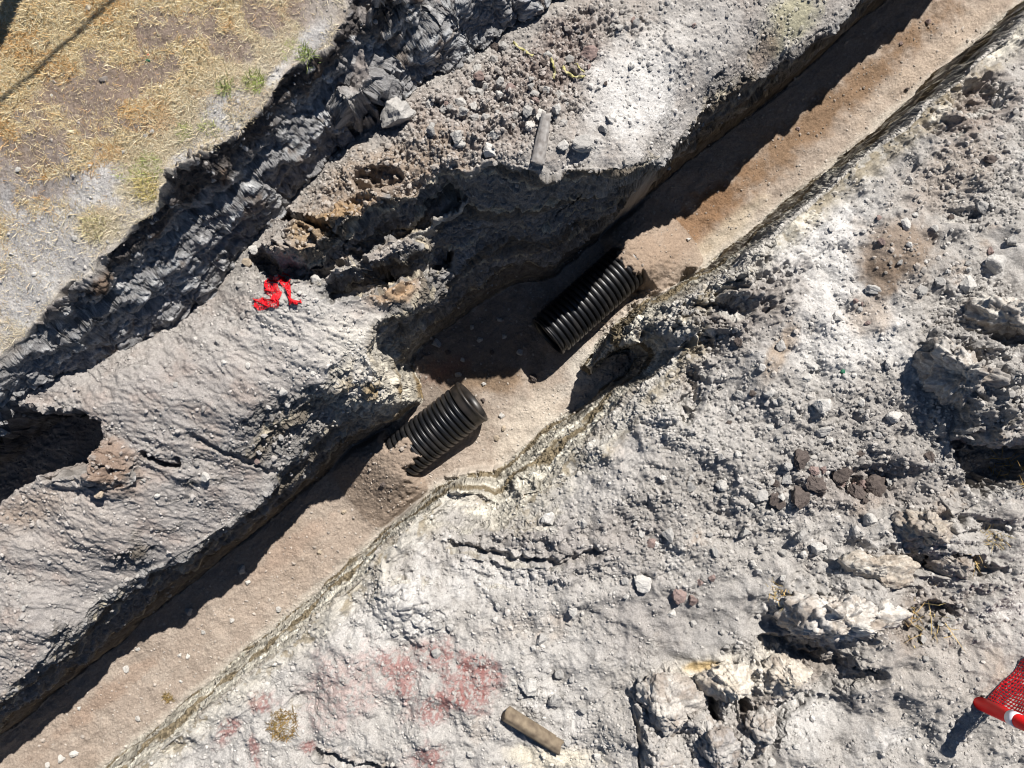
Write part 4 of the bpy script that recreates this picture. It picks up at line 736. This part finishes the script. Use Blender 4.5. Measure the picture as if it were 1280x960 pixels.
litter(185, 76, 7, M_GREEN, 'green plastic scrap on the bare soil of the dry field', 401); litter(1053, 465, 9, M_GREEN, 'green plastic scrap among the rubble of the right bank', 402); litter(186, 69, 5, M_RED, 'small red wrapper just above the green scrap in the dry field', 403)

# ------------------------------------------------------------------ pole and cable beyond the top left corner (their shadows cross the field)
gx_, gy_ = -4.15, 5.08
g0 = gz(gx_, gy_)
up = empty('utility_pole', (gx_, gy_, g0)); tag(up, 'wooden utility pole standing in the dry field beyond the top left corner', 'utility pole')
bm = bmesh.new(); bmesh.ops.create_cone(bm, cap_ends=True, segments=32, radius1=.10, radius2=.075, depth=7.4, matrix=Matrix.Translation((0, 0, 3.5))); bm_obj('shaft', bm, M_WOOD, up)
bm = bmesh.new(); bmesh.ops.create_cube(bm, size=1, matrix=Matrix.Translation((0, .11, 6.7)) @ Matrix.Diagonal((1.4, .09, .11, 1))); bmesh.ops.bevel(bm, geom=bm.edges[:], offset=.01, segments=2, affect='EDGES'); bm_obj('crossarm', bm, M_WOOD, up, False)
h0 = 3.4; dirv = Vector((.785, .618, 0)); vs, fs = [], []; seg = 10; n = 80
for i in range(n + 1):
    t_ = (i / n - .5) * 30; p = Vector((gx_, gy_, g0 + h0)) + dirv * t_ + Vector((0, 0, .0015 * t_ * t_))
    for k in range(seg): a = 6.2832 * k / seg; vs.append(tuple(p + Vector((-.618, .785, 0)) * (.022 * math.cos(a)) + Vector((0, 0, .022 * math.sin(a)))))
for i in range(n):
    for k in range(seg): fs.append((i * seg + k, i * seg + (k + 1) % seg, (i + 1) * seg + (k + 1) % seg, (i + 1) * seg + k))
tag(np_mesh('overhead_cable', np.array(vs), np.array(fs), M_CABLE), 'black overhead cable tied to the utility pole beyond the top left corner', 'cable')

# ------------------------------------------------------------------ light, sky, camera
w = bpy.data.worlds.new('World'); sc.world = w; w.use_nodes = True; nt = w.node_tree
sky = nt.nodes.new('ShaderNodeTexSky'); sky.sky_type = 'NISHITA'; sky.sun_disc = False
az = math.atan2(SUN_DIR[0], SUN_DIR[1]); sky.sun_elevation = math.radians(SUN_EL); sky.sun_rotation = az; sky.altitude = 3000; sky.air_density = 1.0; sky.dust_density = .3
nt.links.new(sky.outputs[0], nt.nodes['Background'].inputs[0]); nt.nodes['Background'].inputs[1].default_value = .05
ld = bpy.data.lights.new('sun', 'SUN'); ld.energy = 5; ld.angle = math.radians(.53); ld.color = (1, .955, .89)
lo = bpy.data.objects.new('sun', ld); COL.objects.link(lo)
sv = Vector((SUN_DIR[0] * math.cos(math.radians(SUN_EL)), SUN_DIR[1] * math.cos(math.radians(SUN_EL)), math.sin(math.radians(SUN_EL)))); lo.rotation_euler = sv.to_track_quat('Z', 'Y').to_euler(); lo.location = sv * 20
cam = bpy.data.cameras.new('camera'); cam.sensor_width = 36; cam.lens = FPX / 1280 * 36; cam.clip_start = .05; cam.clip_end = 300
sc.cycles.filter_width = 1.1; sc.cycles.diffuse_bounces = 1
co = bpy.data.objects.new('camera', cam); co.location = (0, 0, H); COL.objects.link(co); sc.camera = co
sc.view_settings.view_transform = 'Standard'; sc.view_settings.look = 'None'; sc.view_settings.gamma = 1; sc.view_settings.use_curve_mapping = False
sc.view_settings.exposure = .55
